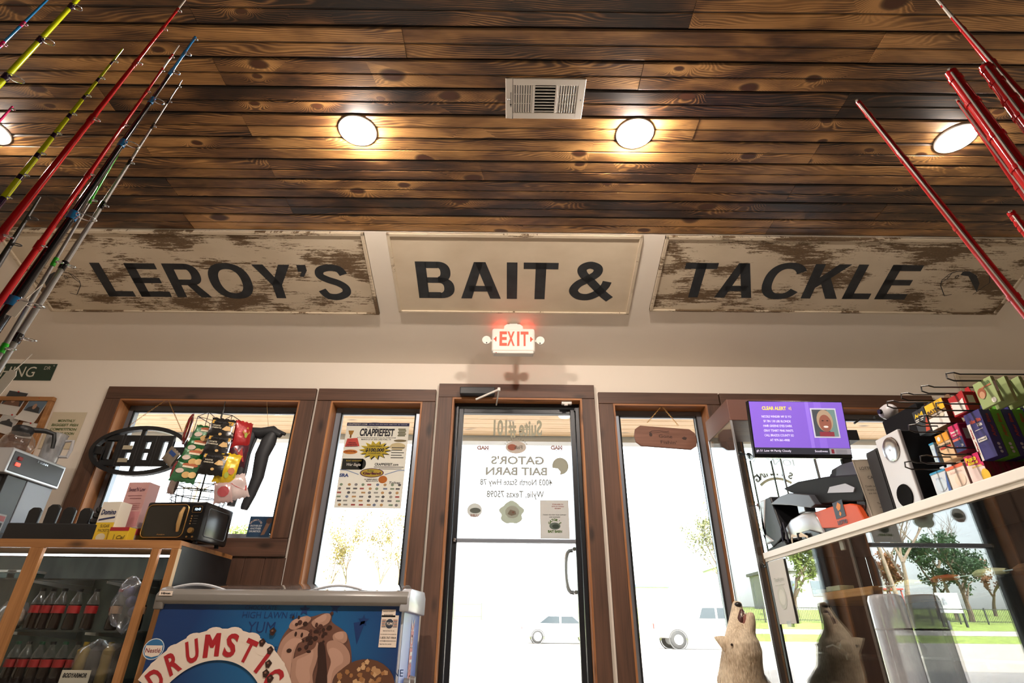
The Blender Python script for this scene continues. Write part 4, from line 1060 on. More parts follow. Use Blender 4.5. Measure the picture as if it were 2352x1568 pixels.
# ================================================================ hanging in window 1
OR = .0
oc = PY(322, 1035, 3.93)
os_ = thing('open_sign', 'black oval light-up OPEN sign seen from behind, hung on chains', 'window sign', oc)
def oval(rx, rz, n=40): return [(rx*math.cos(2*math.pi*i/n), rz*math.sin(2*math.pi*i/n)) for i in range(n)]
def ringplate(g, rx, rz, t, y0, y1, n=48):
    o_, i_ = oval(rx, rz, n), oval(rx-t, rz-t, n)
    for k in range(n):
        j = (k+1) % n
        for a, b, c_, d_ in ((o_[k], o_[j], i_[j], i_[k]),):
            v = [V(a[0], y0, a[1]), V(b[0], y0, b[1]), V(c_[0], y0, c_[1]), V(d_[0], y0, d_[1])]; v += [V(p.x, y1, p.z) for p in v]
            g.add(v, [(0, 1, 2, 3), (7, 6, 5, 4), (0, 4, 5, 1), (2, 6, 7, 3)])
g = G(); ringplate(g, .36, .185, .03, -.02, .02); g.build('oval_frame', K['black'], os_)
ltr = G()
MF = Matrix(((1, 0, 0, 0), (0, 0, 1, 0), (0, 1, 0, 0), (0, 0, 0, 1)))
for k, chx in enumerate('NEPO'):
    x = -.20+k*.125
    ltr.bx(x-.052, x+.052, -.012, .012, -.115, -.07).bx(x-.052, x+.052, -.012, .012, .07, .115).bx(x-.052, x-.018, -.012, .012, -.07, .07).bx(x+.018, x+.052, -.012, .012, -.07, .07)
    if chx in 'EP': ltr.bx(x-.018, x+.018, -.012, .012, -.015, .015)
for x in (-.137, -.012, .113): ltr.bx(x-.0115, x+.0115, -.012, .012, -.115, .115)
ltr.bx(-.27, -.252, -.01, .01, -.11, .11).bx(-.33, -.27, -.01, .01, -.03, .03).bx(.227, .33, -.01, .01, -.03, .03).bx(-.03, .0, -.01, .01, -.17, -.11).bx(-.03, .0, -.01, .01, .11, .17)
ltr.build('letter_case', K['black'], os_, bevel=.004)
for k, z in ((-.085, .02), (-.09, -.075)): G().bx(k-.04, k+.03, -.016, -.0125, z-.015, z+.015).build('rating_sticker', mat('b3a98f', .6), os_)
def chain(t, a, b, m, r=.0022, n=None, parent=None):
    a, b = Vector(a), Vector(b); L = (b-a).length; n = n or max(4, int(L/.016)); g = G(); d_ = (b-a).normalized(); s1 = d_.orthogonal().normalized(); s2 = d_.cross(s1)
    for i in range(n):
        c_ = a+(b-a)*((i+.5)/n); l_ = L/n*.68; q = s1 if i % 2 else s2
        g.tube([c_+d_*l_*math.cos(2*math.pi*k/6)+q*.0042*math.sin(2*math.pi*k/6) for k in range(6)], r*.6, 4, closed=True)
    o = g.build('hanging_chain', m, t, world=True); o['kind'] = 'stuff'; return o
gold = mat('b98a4a', .35, .7)
top = PY(385, 915, 3.98)
chain(os_, PY(296, 978, 3.93), top, gold); chain(os_, PY(418, 990, 3.93), top, gold)
# dark waders
wd = thing('hanging_waders', 'dark rubber waders hanging by a cord in the left window', 'waders', PY(600, 1080, 3.90))
def outline(px, Y): return [(PY(u, v, Y).x, PY(u, v, Y).z) for u, v in px]
rub = mat('2a2c30', .55, var=.15, bump=.2)
MXZ = Matrix(((1, 0, 0, 0), (0, 0, 1, 0), (0, 1, 0, 0), (0, 0, 0, 1)))
def legshape(name, centre, radii, m, parent):
    g = G(); g.tube([PY(u, v, 3.90) for u, v in centre], radii, 10); return g.build(name, m, parent, world=True, smooth=True)
legshape('near_leg', [(628, 995), (617, 1015), (602, 1045), (592, 1095), (576, 1135), (563, 1162), (560, 1170)], [.035, .055, .05, .043, .036, .03, .024], rub, wd)
legshape('far_leg', [(588, 988), (572, 1012), (560, 1050), (550, 1090), (540, 1130), (530, 1162)], [.03, .045, .04, .036, .032, .028], rub, wd)
legshape('bib', [(578, 990), (600, 996), (628, 990), (645, 1000)], [.03, .045, .04, .02], rub, wd)
legshape('strap', [(588, 1005), (572, 1041), (563, 1085), (549, 1122), (537, 1152)], [.012, .013, .013, .012, .011], mat('3a3d42', .5), wd)
legshape('shoulder_strap', [(628, 986), (655, 997)], [.018, .012], rub, wd)
G().tube([PY(613, 918, 3.98), PY(616, 985, 3.90)], .0012, 4).build('cord', mat('a08050', .6), wd, world=True)
# small blue poster low in window 1
pc = PY(598, 1209, 4.09)
t, pr, w, h = plate('window_poster', 'small blue ice cream poster in the lower corner of the left window', 'poster', pc.x-.085, pc.x+.075, pc.z-.07, pc.z+.07, 4.09, mat('31506f', .5, trl=.25), .002)
pr.arc('DRUMSTICK', -.03, .0, .045, 150, 30, .012, mat('c9b9b0'), bold=.04)
for k, s in enumerate(('ANOTHER DAY', 'ANOTHER', 'DRUMSTICK')): pr.text(s, -.025, .005-k*.019, .013, mat('c3ccd4'), w=(.085, .08, .085)[k], bold=.03)
pr.poly([(.02, -.06), (.045, -.055), (.075, .03), (.05, .045)], mat('8a6a58'), 1); pr.ell(.062, .04, .022, .02, mat('5a4238'), 2)
pr.build('print', t)
# ================================================================ poster on window 2
cA = [PY(u, v, 4.11) for u, v in ((797, 970), (939, 970), (918, 1167), (765, 1163))]
t, pr, w, h = plate('event_poster', 'tall crowded fishing festival poster with yellow starburst', 'poster', -1.29, -.80, 1.445, 2.10, 4.11, mat('e4e0d8', .6, trl=.5), .002)
def pk(h_, **k): return mat(h_, .6, trl=.5, **k)
X = lambda f_: -w/2+f_*w
Z = lambda f_: h/2-f_*h
ik = pk('2a2a34')
pr.rect(X(0), Z(.04), X(1), Z(0), pk('2b2c56'), 1); pr.text('CRAPPIEFEST.COM', X(.17), Z(.02), .013, pk('e4e0d8'), 2, w=.15, bold=.02); pr.text('FESTIVAL  EXPO  BOAT SHOW  FAMILY FUN  150+ VENDORS', X(.66), Z(.02), .007, pk('cfcbd0'), 2, w=.3)
pr.text('12TH ANNUAL', X(.42), Z(.055), .008, ik, 2, w=.09); pr.text('CRAPPIEFEST', X(.5), Z(.12), .062, ik, 2, w=.27, bold=.04, shear=.08); pr.text('A Tournament & Festival Event For EVERYONE', X(.5), Z(.185), .008, ik, 2, w=.3)
pr.text('MARCH 27-29, 2026 LAKE FORK, TX', X(.5), Z(.207), .011, ik, 2, w=.23, bold=.02)
pr.poly([(X(.04), Z(.10)), (X(.13), Z(.10)), (X(.11), Z(.15)), (X(.06), Z(.15))], pk('b5853a'), 2); pr.rect(X(.075), Z(.19), X(.10), Z(.15), pk('8a5a2a'), 2)
for k in range(5): pr.rect(X(.83+.01*(k % 2)), Z(.165-.02*k), X(.95+.01*(k % 2)), Z(.15-.02*k), pk('6b6a4e'), 2)
pr.ell(X(.88), Z(.22), .05, .01, pk('8a7a5a'), 2, 14)
st = []
for i in range(28):
    a = math.pi*2*i/28; q_ = 1.0 if i % 2 == 0 else .62
    st.append((X(.5)+.125*q_*math.cos(a), Z(.335)+.075*q_*math.sin(a)))
pr.poly([(a+.008, b-.006) for a, b in st], ik, 2); pr.poly(st, pk('e0c53a'), 3); pr.text('TWO BIG FISH TOURNAMENTS', X(.5), Z(.29), .009, ik, 4, w=.1); pr.text('$100,000', X(.5), Z(.335), .028, ik, 4, w=.145, bold=.04, shear=.1); pr.text('IN CASH AND PRIZES', X(.5), Z(.375), .007, ik, 4, w=.09)
pr.poly([(X(.02), Z(.30)), (X(.04), Z(.2)), (X(.2), Z(.19)), (X(.25), Z(.29))], pk('d4574e'), 2)
for k in range(3): pr.text(('SPECIAL', 'ROOM PRICES', 'AND DISCOUNTS')[k], X(.13), Z(.25+.022*k), .009, ik, 4, w=.06+.015*k)
pr.ell(X(.12), Z(.36), .055, .018, pk('d98a3c'), 2); pr.text('FESTIVAL', X(.12), Z(.355), .012, pk('8a2a1c'), 3, w=.09, bold=.03)
pr.ell(X(.85), Z(.29), .06, .03, pk('d9c9a0'), 1)
for k in range(5): pr.rect(X(.76), Z(.30+.03*k), X(.96-.03*(k % 2)), Z(.31+.03*k), pk('5c5a58'), 2)
pr.rect(X(.02), Z(.57), X(.34), Z(.44), pk('2c2c26'), 2); pr.ell(X(.33), Z(.505), .03, .04, pk('2c2c26'), 2, 16); pr.text('BOAT GIVEAWAY', X(.2), Z(.465), .011, pk('c9b040'), 3, w=.12); pr.text('War Eagle', X(.2), Z(.51), .022, pk('d8d4cc'), 3, w=.11, bold=.04, shear=.2)
pr.text('CRAPPIEFEST.com', X(.71), Z(.505), .02, ik, 3, w=.18, bold=.03); pr.rect(X(.52), Z(.54), X(.98), Z(.533), ik, 2); pr.rect(X(.6), Z(.56), X(.95), Z(.553), pk('6c6a68'), 2)
pr.ell(X(.5), Z(.605), .09, .035, pk('5c2350'), 3); pr.ell(X(.5), Z(.605), .083, .03, pk('dfc24a'), 4); pr.text('Bobby', X(.48), Z(.582), .014, pk('5a7a3a'), 5, w=.05); pr.text('Garland', X(.5), Z(.61), .02, pk('6a2440'), 5, w=.135, bold=.05)
pr.line([(X(.0), Z(.57)), (X(.1), Z(.575)), (X(.3), Z(.625))], .006, pk('8fa0c4'), 2); pr.line([(X(.7), Z(.625)), (X(.9), Z(.575)), (X(1), Z(.57))], .006, pk('8fa0c4'), 2)
pr.text('SRA', X(.08), Z(.635), .026, pk('4a5a94'), 3, w=.07, bold=.05); pr.ell(X(.68), Z(.68), .033, .028, pk('c9762e'), 3); pr.text('Toliver', X(.87), Z(.715), .018, ik, 3, w=.085, shear=.2); pr.text('HUMMINBIRD', X(.5), Z(.68), .01, ik, 3, w=.1); pr.text('MINN KOTA', X(.52), Z(.70), .01, ik, 3, w=.09)
rr = random.Random(11)
for r_ in range(6):
    for c_ in range(9):
        xx, zz = X(.06+c_*.11+rr.uniform(-.02, .02)), Z(.74+r_*.045)
        mm = pk(rr.choice(['a8a5a0', '8f8c90', 'b55f5c', 'c9a070', '8fa08a', '7f8aa5', '6a686c']))
        if rr.random() < .5: pr.rect(xx-.015, zz-.006, xx+.015, zz+.006, mm, 2)
        else: pr.ell(xx, zz, .012, .010, mm, 2, 10)
pr.build('print', t)
# ================================================================ door glass lettering (stuck on outside, read mirrored from inside)
VY = 4.1065
def vinyl(h_): return mat(h_, .6, trl=.5, var=.06)
vg = vinyl('8a8881'); vd = vinyl('73716b')
def decal(name, lab, cat, draw):
    t = thing(name, lab, cat, (0, VY, 0))
    pr = Print(frame((0, 0, 0), (1, 0, 0), (0, 0, 1)), .0003); draw(pr); pr.build('vinyl', t); return t
def dp(u, v): q = PY(u, v, VY); return q.x, q.z
def dtext(pr, s, u0, u1, v0, v1, m, bold=.02, l=1, shear=0):
    x0, z1 = dp(u0, v0); x1, z0 = dp(u1, v1)
    pr.text(s, (x0+x1)/2, (z0+z1)/2, z1-z0, m, l, w=x1-x0, bold=bold, flip=True, shear=shear)
decal('door_decal', 'mirrored Suite #101 vinyl at the top of the door glass', 'decal', lambda pr: dtext(pr, 'Suite #101', 1134, 1245, 964, 1001, vinyl('8f8876'), .035, 1))
decal('door_decal', 'mirrored two-line shop name in wide capitals on the door glass', 'decal', lambda pr: (dtext(pr, "GATOR'S", 1128, 1250, 1047, 1067, vg, .035), dtext(pr, 'BAIT BARN', 1116, 1257, 1072, 1092, vg, .035)))
decal('door_decal', 'mirrored two-line street address on the door glass', 'decal', lambda pr: (dtext(pr, '4003 North State Hwy 78', 1103, 1269, 1099, 1115, vd, .025), dtext(pr, 'Wylie, Texas 75098', 1118, 1250, 1126, 1143, vd, .025)))
def d_oval(pr):
    x, z = dp(1185, 1027); pr.ell(x, z, .08, .05, vinyl('a89a90'), 1); pr.ell(x-.03, z, .035, .025, vinyl('b06a54'), 3); pr.text('Fish', x+.02, z, .03, vinyl('6f6b66'), 4, w=.06, flip=True)
    pr.arc('NORTH TEXAS', x, z-.03, .1, 35, 145, .012, vd, flip=True)
decal('door_decal', 'oval decal with red fish below the suite number', 'decal', d_oval)
for u, s in ((1109, 'small red mirrored decal at the door glass, left one'), (1278, 'small red mirrored decal at the door glass, right one')):
    def d_m(pr, u=u):
        x, z = dp(u, 1028); pr.text('MAD', x, z, .034, vinyl('8f6f6a'), 2, w=.09, bold=.08, flip=True); pr.rect(x-.05, z-.024, x+.05, z-.019, vinyl('8a7a76'), 1)
    decal('door_decal', s, 'decal', d_m)
def d_c(pr):
    x, z = dp(1287, 1070); pr.poly([(x+.062*math.cos(math.radians(a)), z+.065*math.sin(math.radians(a))) for a in range(-95, 200, 12)]+[(x-.02, z-.02), (x+.0, z-.045)], vinyl('8a8678'), 1)
decal('door_decal', 'round grey decal at the right of the mirrored shop name', 'decal', d_c)
def d_g(pr):
    x, z = dp(1175, 1177)
    pts = [(x+.085*math.cos(a)*(1+.12*math.sin(7*a)), z+.08*math.sin(a)*(1+.1*math.sin(5*a))) for a in [2*math.pi*i/44 for i in range(44)]]
    pr.poly(pts, vinyl('979b8c'), 1); pr.ell(x+.004, z+.004, .05, .045, vinyl('b3b4aa'), 2, 20); pr.poly([(x-.03, z-.01), (x-.01, z+.022), (x+.028, z+.012), (x+.034, z-.012), (x, z-.022)], vinyl('8f8272'), 3); pr.ell(x+.012, z+.002, .009, .008, vinyl('8f6a58'), 4, 10)
decal('door_decal', 'large round gator crest decal in the middle of the door glass', 'decal', d_g)
def d_f(pr):
    x, z = dp(1090, 1172); pr.ell(x, z+.002, .055, .05, vinyl('b0aea8'), 1); pr.ell(x+.005, z, .04, .02, vinyl('6c7068'), 2, 14); pr.text('LURE', x, z-.035, .018, vinyl('a37a70'), 3, w=.06, flip=True, bold=.05)
decal('door_decal', 'small round fish decal at the lower left of the door glass', 'decal', d_f)
pq = PY(1274, 1192, 4.10)
t, pr, w, h = plate('door_notice', 'white paper sheet with green crest taped to the door glass', 'notice', pq.x-.105, pq.x+.105, pq.z-.135, pq.z+.135, 4.10, mat('d5d3d0', .6, trl=.5), .0015)
for k, s in enumerate(('SCAN HERE TO', 'LEAVE US A GOOGLE', 'REVIEW')): pr.text(s, .025, .105-k*.015, .008, vinyl('a8605c'), w=(.08, .09, .045)[k])
pr.text('THANK YOU FOR YOUR SUPPORT', 0, .03, .008, vinyl('5c5a58'), w=.17, shear=.2); pr.text('AND BUSINESS!', 0, .014, .008, vinyl('5c5a58'), w=.08, shear=.2)
pr.arc("GATOR'S", 0, -.05, .045, 150, 30, .018, vinyl('5e7a3c'), bold=.05); pr.text('BAIT BARN', 0, -.085, .018, vinyl('5e7a3c'), w=.1, bold=.05); pr.ell(0, -.048, .04, .025, vinyl('6c7a70'), 1, 16); pr.ell(.005, -.05, .025, .015, vinyl('4c5a50'), 2, 12)
pr.build('print', t)
# ================================================================ Gone Fishin board in window 3
gc = PY(1528, 1005, 3.96)
gs = thing('hanging_plaque', 'wooden plaque with trout and burnt lettering hanging on a chain', 'wooden sign', gc, rot=(0, .04, 0))
G().prism([(-.235, 0), (-.225, .055), (-.185, .085), (.185, .075), (.225, .045), (.235, 0), (.225, -.055), (.185, -.085), (-.185, -.075), (-.225, -.045)], -.009, .009, MXZ).build('plank', woodmat('plaque_wood', '6b4636', '8a5f4c', 0), gs, bevel=.005)
pr = Print(frame((0, -.0098, 0), (1, 0, 0), (0, 0, 1))); bn = mat('3b251c')
pr.text('Gone', 0, .008, .024, bn, w=.10, bold=.0); pr.text("Fishin'", .02, -.038, .024, bn, w=.12, bold=.0); pr.line([(-.12, .03), (-.1, .045), (-.04, .05), (.01, .045), (.03, .05)], .004, bn, 1); pr.line([(-.12, .03), (-.09, .03), (-.03, .04), (.03, .035)], .003, bn, 1); pr.ell(-.11, .015, .012, .014, bn, 1, 12); pr.poly([(.12, .0), (.14, .012), (.16, .005), (.15, -.012), (.13, -.01)], bn, 1)
pr.build('lettering', gs)
top = PY(1520, 932, 4.0)
chain(gs, PY(1487, 970, 3.96), top, gold, .0025); chain(gs, PY(1558, 977, 3.96), top, gold, .0025)
# ================================================================ right side: counter case
TX, TZ = 1.5, 1.075
cc = thing('counter_case', 'long glass counter case with white edge running along the right', 'display case', (1.8, 2.2, 0))
def cs(name, m, *bs, bevel=0):
    g = G()
    for q in bs: g.bx(*q)
    return g.build(name, m, cc, bevel=bevel, world=True)
CY0, CY1 = 1.33, 3.43
dkw = mat('1a1a1c', .5, var=.2)
cs('plinth', dkw, (TX+.03, 2.1, CY0, CY1-.02, 0, .30))
cs('top_board', mat('3a3836', .4), (TX+.03, 2.1, CY0, CY1, TZ-.02, TZ))
cs('white_edge', K['white'], (TX-.006, TX+.03, CY0, CY1+.006, TZ-.034, TZ), bevel=.003)
cs('edge_strip', mat('cfc7b8', .5), (TX-.001, TX+.02, CY0, CY1, TZ-.05, TZ-.034))
cs('back_panel', dkw, (2.08, 2.1, CY0, CY1-.02, .3, TZ-.02))
cs('end_panel', dkw, (TX+.02, 2.08, CY1-.018, CY1-.002, .3, TZ-.02))
cs('front_glass', glassmat('front_case_glass', (.90, .93, .92, 1), 2.5, .006), (TX+.004, TX+.010, CY0, CY1-.024, .06, TZ-.05))
for yy, m_ in ((CY1-.024, K['blackalu']), (CY0, K['blackalu'])): cs('corner_post', m_, (TX-.002, TX+.022, yy, yy+.024, 0, TZ-.05), bevel=.003)
cs('wood_shelf', woodmat('shelf_pine', 'c07f3e', 'e6ae6c', 1, .5), (TX+.03, 2.05, 2.52, CY1-.05, .795, .828), bevel=.003)
cs('glass_shelf', K['cglass'], (TX+.03, 2.05, CY0+.03, 2.50, .800, .808)); cs('glass_shelf', K['cglass'], (TX+.02, 2.05, CY0+.03, CY1-.05, .566, .574))
for yy in (2.05, 1.42, 2.9): cs('shelf_standard', K['chrome'], (2.05, 2.078, yy, yy+.022, .3, TZ-.03)); cs('shelf_arm', K['chrome'], (TX+.06, 2.05, yy+.004, yy+.018, .545, .564))
cs('clip', K['white'], (TX+.012, TX+.024, 2.62, 2.65, .985, 1.028), bevel=.003)
def onshelf(name, lab, cat, y, z, x, parts, rz=0, grp=None):
    t = thing(name, lab, cat, (x, y, z), rz, grp or 'small cartons on the wooden case shelf')
    for n, m_, b in parts: G().bx(*b).build(n, m_, t, bevel=.002)
    return t
onshelf('lure_box', 'small pale carton on the wooden case shelf, nearest the window', 'box', 3.22, .829, 1.58, [('carton', mat('d8d2c0', .5), (-.04, .04, -.06, .06, 0, .03)), ('lid', mat('b8c0b8', .4), (-.041, .041, -.061, .061, .03, .038))])
onshelf('lure_box', 'flat white carton in the middle of the wooden case shelf', 'box', 3.02, .829, 1.57, [('carton', mat('e0dcd0', .5), (-.035, .035, -.05, .05, 0, .018)), ('sleeve', mat('9aa58a', .5), (-.036, .036, -.02, .02, .001, .019))])
onshelf('lure_box', 'greenish flat carton at the near end of the wooden case shelf', 'box', 2.84, .829, 1.57, [('carton', mat('c9cfae', .5), (-.035, .035, -.06, .06, 0, .022)), ('sleeve', mat('dcd7c2', .5), (-.036, .036, .02, .04, .001, .023))])
def knife(lab, y, x, h_, rz):
    t = thing('pocket_knife', lab, 'knife', (x, y, .812), rz, 'knives on the glass case shelf')
    G().tube([(0, -.07, .008), (0, -.02, .011), (0, .04, .011), (.004, .065, .009)], [.008, .012, .012, .007], 8).build('handle', mat(h_, .4), t, smooth=True)
    G().prism([(-.008, .06), (.008, .06), (.006, .12), (-.002, .145)], .007, .010).build('blade', K['steel'], t)
knife('pale handled knife on the glass shelf, farthest from the viewer', 2.33, 1.56, 'c9c06a', .2); knife('orange handled knife on the glass shelf', 2.13, 1.565, 'b5441c', .1); knife('cream handled knife on the glass shelf beside the chrome strip', 1.92, 1.56, 'd6d2a8', .05); knife('brown handled knife on the glass shelf at the picture edge', 1.76, 1.57, '5a4028', .1)
def lure(lab, y, x):
    t = thing('fishing_reel', lab, 'fishing reel', (x, y, .575), .3, 'reels on the lower case shelf')
    G().lathe([(.022, 0), (.03, .008), (.026, .02), (.026, .03), (.03, .04), (.02, .048)], 14, M=Matrix.Rotation(1.2, 4, 'X') @ Matrix.Translation((0, .02, -.02))).build('spool', mat('7c7466', .3, .6), t, smooth=True)
    G().tube([(-.03, 0, .015), (-.05, .02, .03), (-.06, .05, .02)], .005, 6).build('crank', K['steel'], t, smooth=True)
lure('small metal reel on the lower case shelf near the window', 2.98, 1.60); lure('silver reel on the lower case shelf by the frosted tube', 2.42, 1.58)
# taped note on the case glass and frosted tube
nq = [PX(u, v, TX-.004) for u, v in ((1762, 1285), (1803, 1272), (1842, 1412), (1802, 1428))]
t = thing('taped_note', 'white paper sheet taped to the window end of the case glass', 'notice', (TX-.004, nq[0].y, nq[3].z))
y0, y1, z0, z1 = 3.20, 3.40, .70, 1.02
G().bx(TX-.0035, TX-.0015, y0, y1, z0, z1).build('sheet', mat('e3e0da', .6, trl=.3), t, world=True)
pr = Print(frame((TX-.004, (y0+y1)/2, (z0+z1)/2), (0, -1, 0), (0, 0, 1))); gq = mat('b5b5a8', .6)
pr.ell(0, -.03, .05, .06, gq, 1, 18); pr.ell(0, -.03, .035, .04, mat('c9c7bc', .6), 2, 14); pr.text('Thank you', 0, .06, .02, gq, w=.12); pr.rect(-.06, .03, .06, .035, gq, 1)
pr.build('print', t).matrix_parent_inverse = wmat(t).inverted()
G().bx(TX-.0045, TX-.0035, 3.26, 3.31, .685, .715).build('tape', mat('c9ccd0', .4, alpha=.6), t, world=True)
p = PX(2030, 1365, 1.435)
t = thing('frosted_tube', 'tall frosted plastic tube standing against the counter case glass', 'plastic tube', (1.435, p.y, 0))
G().lathe([(.06, 0), (.06, p.z-.02), (.055, p.z-.005), (.045, p.z), (.0005, p.z)], 24).build('tube_wall', K['frost'], t, smooth=True)
G().lathe([(.0605, p.z-.12), (.0605, p.z-.115)], 24, caps=False).build('ring', mat('9a9c9e', .4), t)
# ================================================================ tall display tower by the window
tc = thing('display_tower', 'tall glass display tower with brown header box by the window', 'display case', (1.72, 3.7, 0))
TX0, TX1, TY0, TY1 = 1.47, 1.98, 3.48, 3.94
def tb(name, m, *bs, bevel=0):
    g = G()
    for q in bs: g.bx(*q)
    return g.build(name, m, tc, bevel=bevel, world=True)
tb('header_box', mat('6e473b', .5, var=.1), (TX0, TX1, TY0, TY1, 1.92, 2.07), bevel=.003)
tb('header_light', mat('fff2dc', .4, emit=6), (TX0+.2, TX0+.26, TY0+.1, TY0+.16, 1.915, 1.921))
tb('plinth', mat('5e4238', .5), (TX0, TX1, TY0, TY1, 0, .10), bevel=.003)
for xx in (TX0, TX1-.012):
    for yy in (TY0, TY1-.012): tb('corner_post', K['steel'], (xx, xx+.012, yy, yy+.012, .1, 1.92))
tb('glass_wall', K['cglass'], (TX0+.003, TX0+.008, TY0+.012, TY1-.012, .1, 1.92)); tb('glass_wall', K['cglass'], (TX0+.012, TX1-.012, TY0+.003, TY0+.008, .1, 1.92))
for z in (.55, 1.0, 1.35, 1.68): tb('glass_shelf', K['cglass'], (TX0+.014, TX1-.014, TY0+.014, TY1-.014, z, z+.006))
for xx in (1.60, 1.74):
    for yy in (3.60,): tb('display_rod', mat('55584f', .4, .4), (xx, xx+.008, yy, yy+.008, .1, 1.68))
def shades(lab, x, y, z, h_, rz):
    t = thing('sunglasses', lab, 'sunglasses', (x, y, z), rz, 'sunglasses in the display tower')
    for s in (-1, 1):
        G().lathe([(.0005, 0), (.024, .002), (.027, .0), (.024, -.003), (.0005, -.002)], 14, M=frame((s*.033, 0, .025), (1, 0, 0), (0, .2, 1))).build('lens', mat(h_, .1), t, smooth=True)
        G().tube([(s*.062, 0, .032), (s*.066, .07, .032), (s*.064, .11, .012)], .003, 5).build('temple', K['black'], t)
    G().tube([(-.012, 0, .032), (0, -.003, .036), (.012, 0, .032)], .003, 5).build('bridge', K['black'], t)
shades('dark sunglasses on the tower\'s top shelf', 1.58, 3.60, 1.687, '20262c', .3); shades('teal lensed sunglasses on the tower\'s top shelf', 1.75, 3.60, 1.687, '3f9a8a', .2); shades('red sunglasses on a lower tower shelf', 1.64, 3.66, 1.357, '8a2a24', .8); shades('brown sunglasses on a lower tower shelf', 1.62, 3.72, 1.007, '3a2a22', .5)
# ================================================================ TV on a pole
tv = thing('television', 'flat television showing a purple alert screen on a pole over the counter', 'television', (1.60, 2.90, 1.655), rot=(.16, 0, .0))
tw, th_ = .535, .318
G().bx(-tw/2, tw/2, 0, .03, -th_/2, th_/2).build('case', K['blackgloss'], tv, bevel=.003)
G().bx(-tw*.3, tw*.3, .03, .06, -th_*.35, th_*.3).build('rear_housing', K['black'], tv, bevel=.01)
pr = Print(frame((0, -.0004, 0), (1, 0, 0), (0, 0, 1)))
def em(h_, e=1.): return mat(h_, .3, emit=e, var=.0)
purp, ylw, wht = em('7a5bc0', .8), em('e5cf4a', .8), em('d9d2e6', .8)
sx0, sx1, sz0, sz1 = -tw/2+.006, tw/2-.006, -th_/2+.02, th_/2-.006
pr.rect(sx0, sz0+.035, sx1, sz1, purp, 1); pr.rect(sx0, sz0, sx1, sz0+.035, em('33343c', .6), 1)
pr.rect(sx1-.21, sz0+.035, sx1-.19, sz1, em('8a6cd0', .8), 2); pr.rect(sx1-.16, sz0+.035, sx1-.12, sz1, em('8464ca', .8), 2)
pr.text('CLEAR ALERT', -.125, .115, .020, ylw, 3, w=.135, bold=.03)
for k in range(3): pr.arc('I', -.045, .115, .010+.006*k, 0, 0, .01+.004*k, ylw, 3) if False else pr.line([(-.045+.006*k+.004*math.cos(a), .115+(.006+.003*k)*math.sin(a)) for a in (-1, -.5, 0, .5, 1)], .0022, ylw, 3)
for k, (s, ww) in enumerate((('NICOLE WINDER WF 53 YO', .165), ('5F 7IN 130 LBS BLONDE', .152), ('HAIR GREENE EYES DARK', .160), ('GRAY TSHIRT PINK PANTS', .162), ('CALL BRAZOS COUNTY SO', .162), ('AT 979-361-4900', .108))): pr.text(s, -.118, .068-k*.0262, .0125, wht, 3, w=ww, bold=.01)
fx, fz_ = .148, .035
pr.rect(fx-.072, fz_-.083, fx+.072, fz_+.083, em('b9b6c4', .8), 3); pr.rect(fx-.064, fz_-.075, fx+.064, fz_+.075, em('4a4f54', .6), 4); pr.rect(fx+.02, fz_-.075, fx+.064, fz_+.075, em('6f8a88', .6), 5)
pr.ell(fx, fz_+.012, .045, .062, em('a38d76', .7), 6, 20); pr.ell(fx, fz_-.002, .034, .048, em('8a5648', .7), 7, 20); pr.rect(fx-.04, fz_-.075, fx+.04, fz_-.05, em('8a3a44', .6), 6); pr.ell(fx, fz_-.022, .014, .006, em('d8cfc8', .7), 8, 12)
for s_ in (-1, 1): pr.ell(fx+s_*.013, fz_+.012, .006, .003, em('3a2a28', .5), 8, 10)
pr.text('gh 51 Low 44 Partly Cloudy', -.16, sz0+.018, .011, wht, 3, w=.19, bold=.01); pr.text('Southwes', .10, sz0+.018, .011, wht, 3, w=.07, bold=.01); pr.rect(.145, sz0+.002, sx1, sz0+.033, em('8f8c92', .7), 4); pr.rect(.155, sz0+.006, .17, sz0+.029, em('7a2a34', .6), 5)
for k in range(3): pr.rect(.18, sz0+.007+k*.008, .24, sz0+.010+k*.008, em('6a676c', .6), 5)
pr.build('screen_image', tv, 'purple alert picture with yellow heading')
ps = thing('tv_stand', 'silver television pole stand clamped to the counter', 'stand', (1.96, 3.16, TZ))
G().tube([(0, 0, .012), (0, 0, .52)], .016, 12).build('pole', K['silver'], ps, smooth=True); G().bx(-.09, .09, -.08, .08, 0, .012).build('foot', K['silver'], ps, bevel=.003)
G().bx(-.03, .03, -.035, -.01, .28, .5).build('cable_cover', K['black'], ps, bevel=.004); G().bx(-.26, -.0, -.20, 0, .54, .60).build('mount', K['black'], ps, bevel=.003)
for k in (0, 1): G().tube([(-.02+.05*k, -.03, .42), (-.01+.07*k, -.05, .3), (.0+.03*k, -.04, .2), (-.03, -.03, .12), (-.01+.06*k, -.03, .05)], .004, 6).build('cable', mat('2e2a4a', .5), ps, smooth=True)
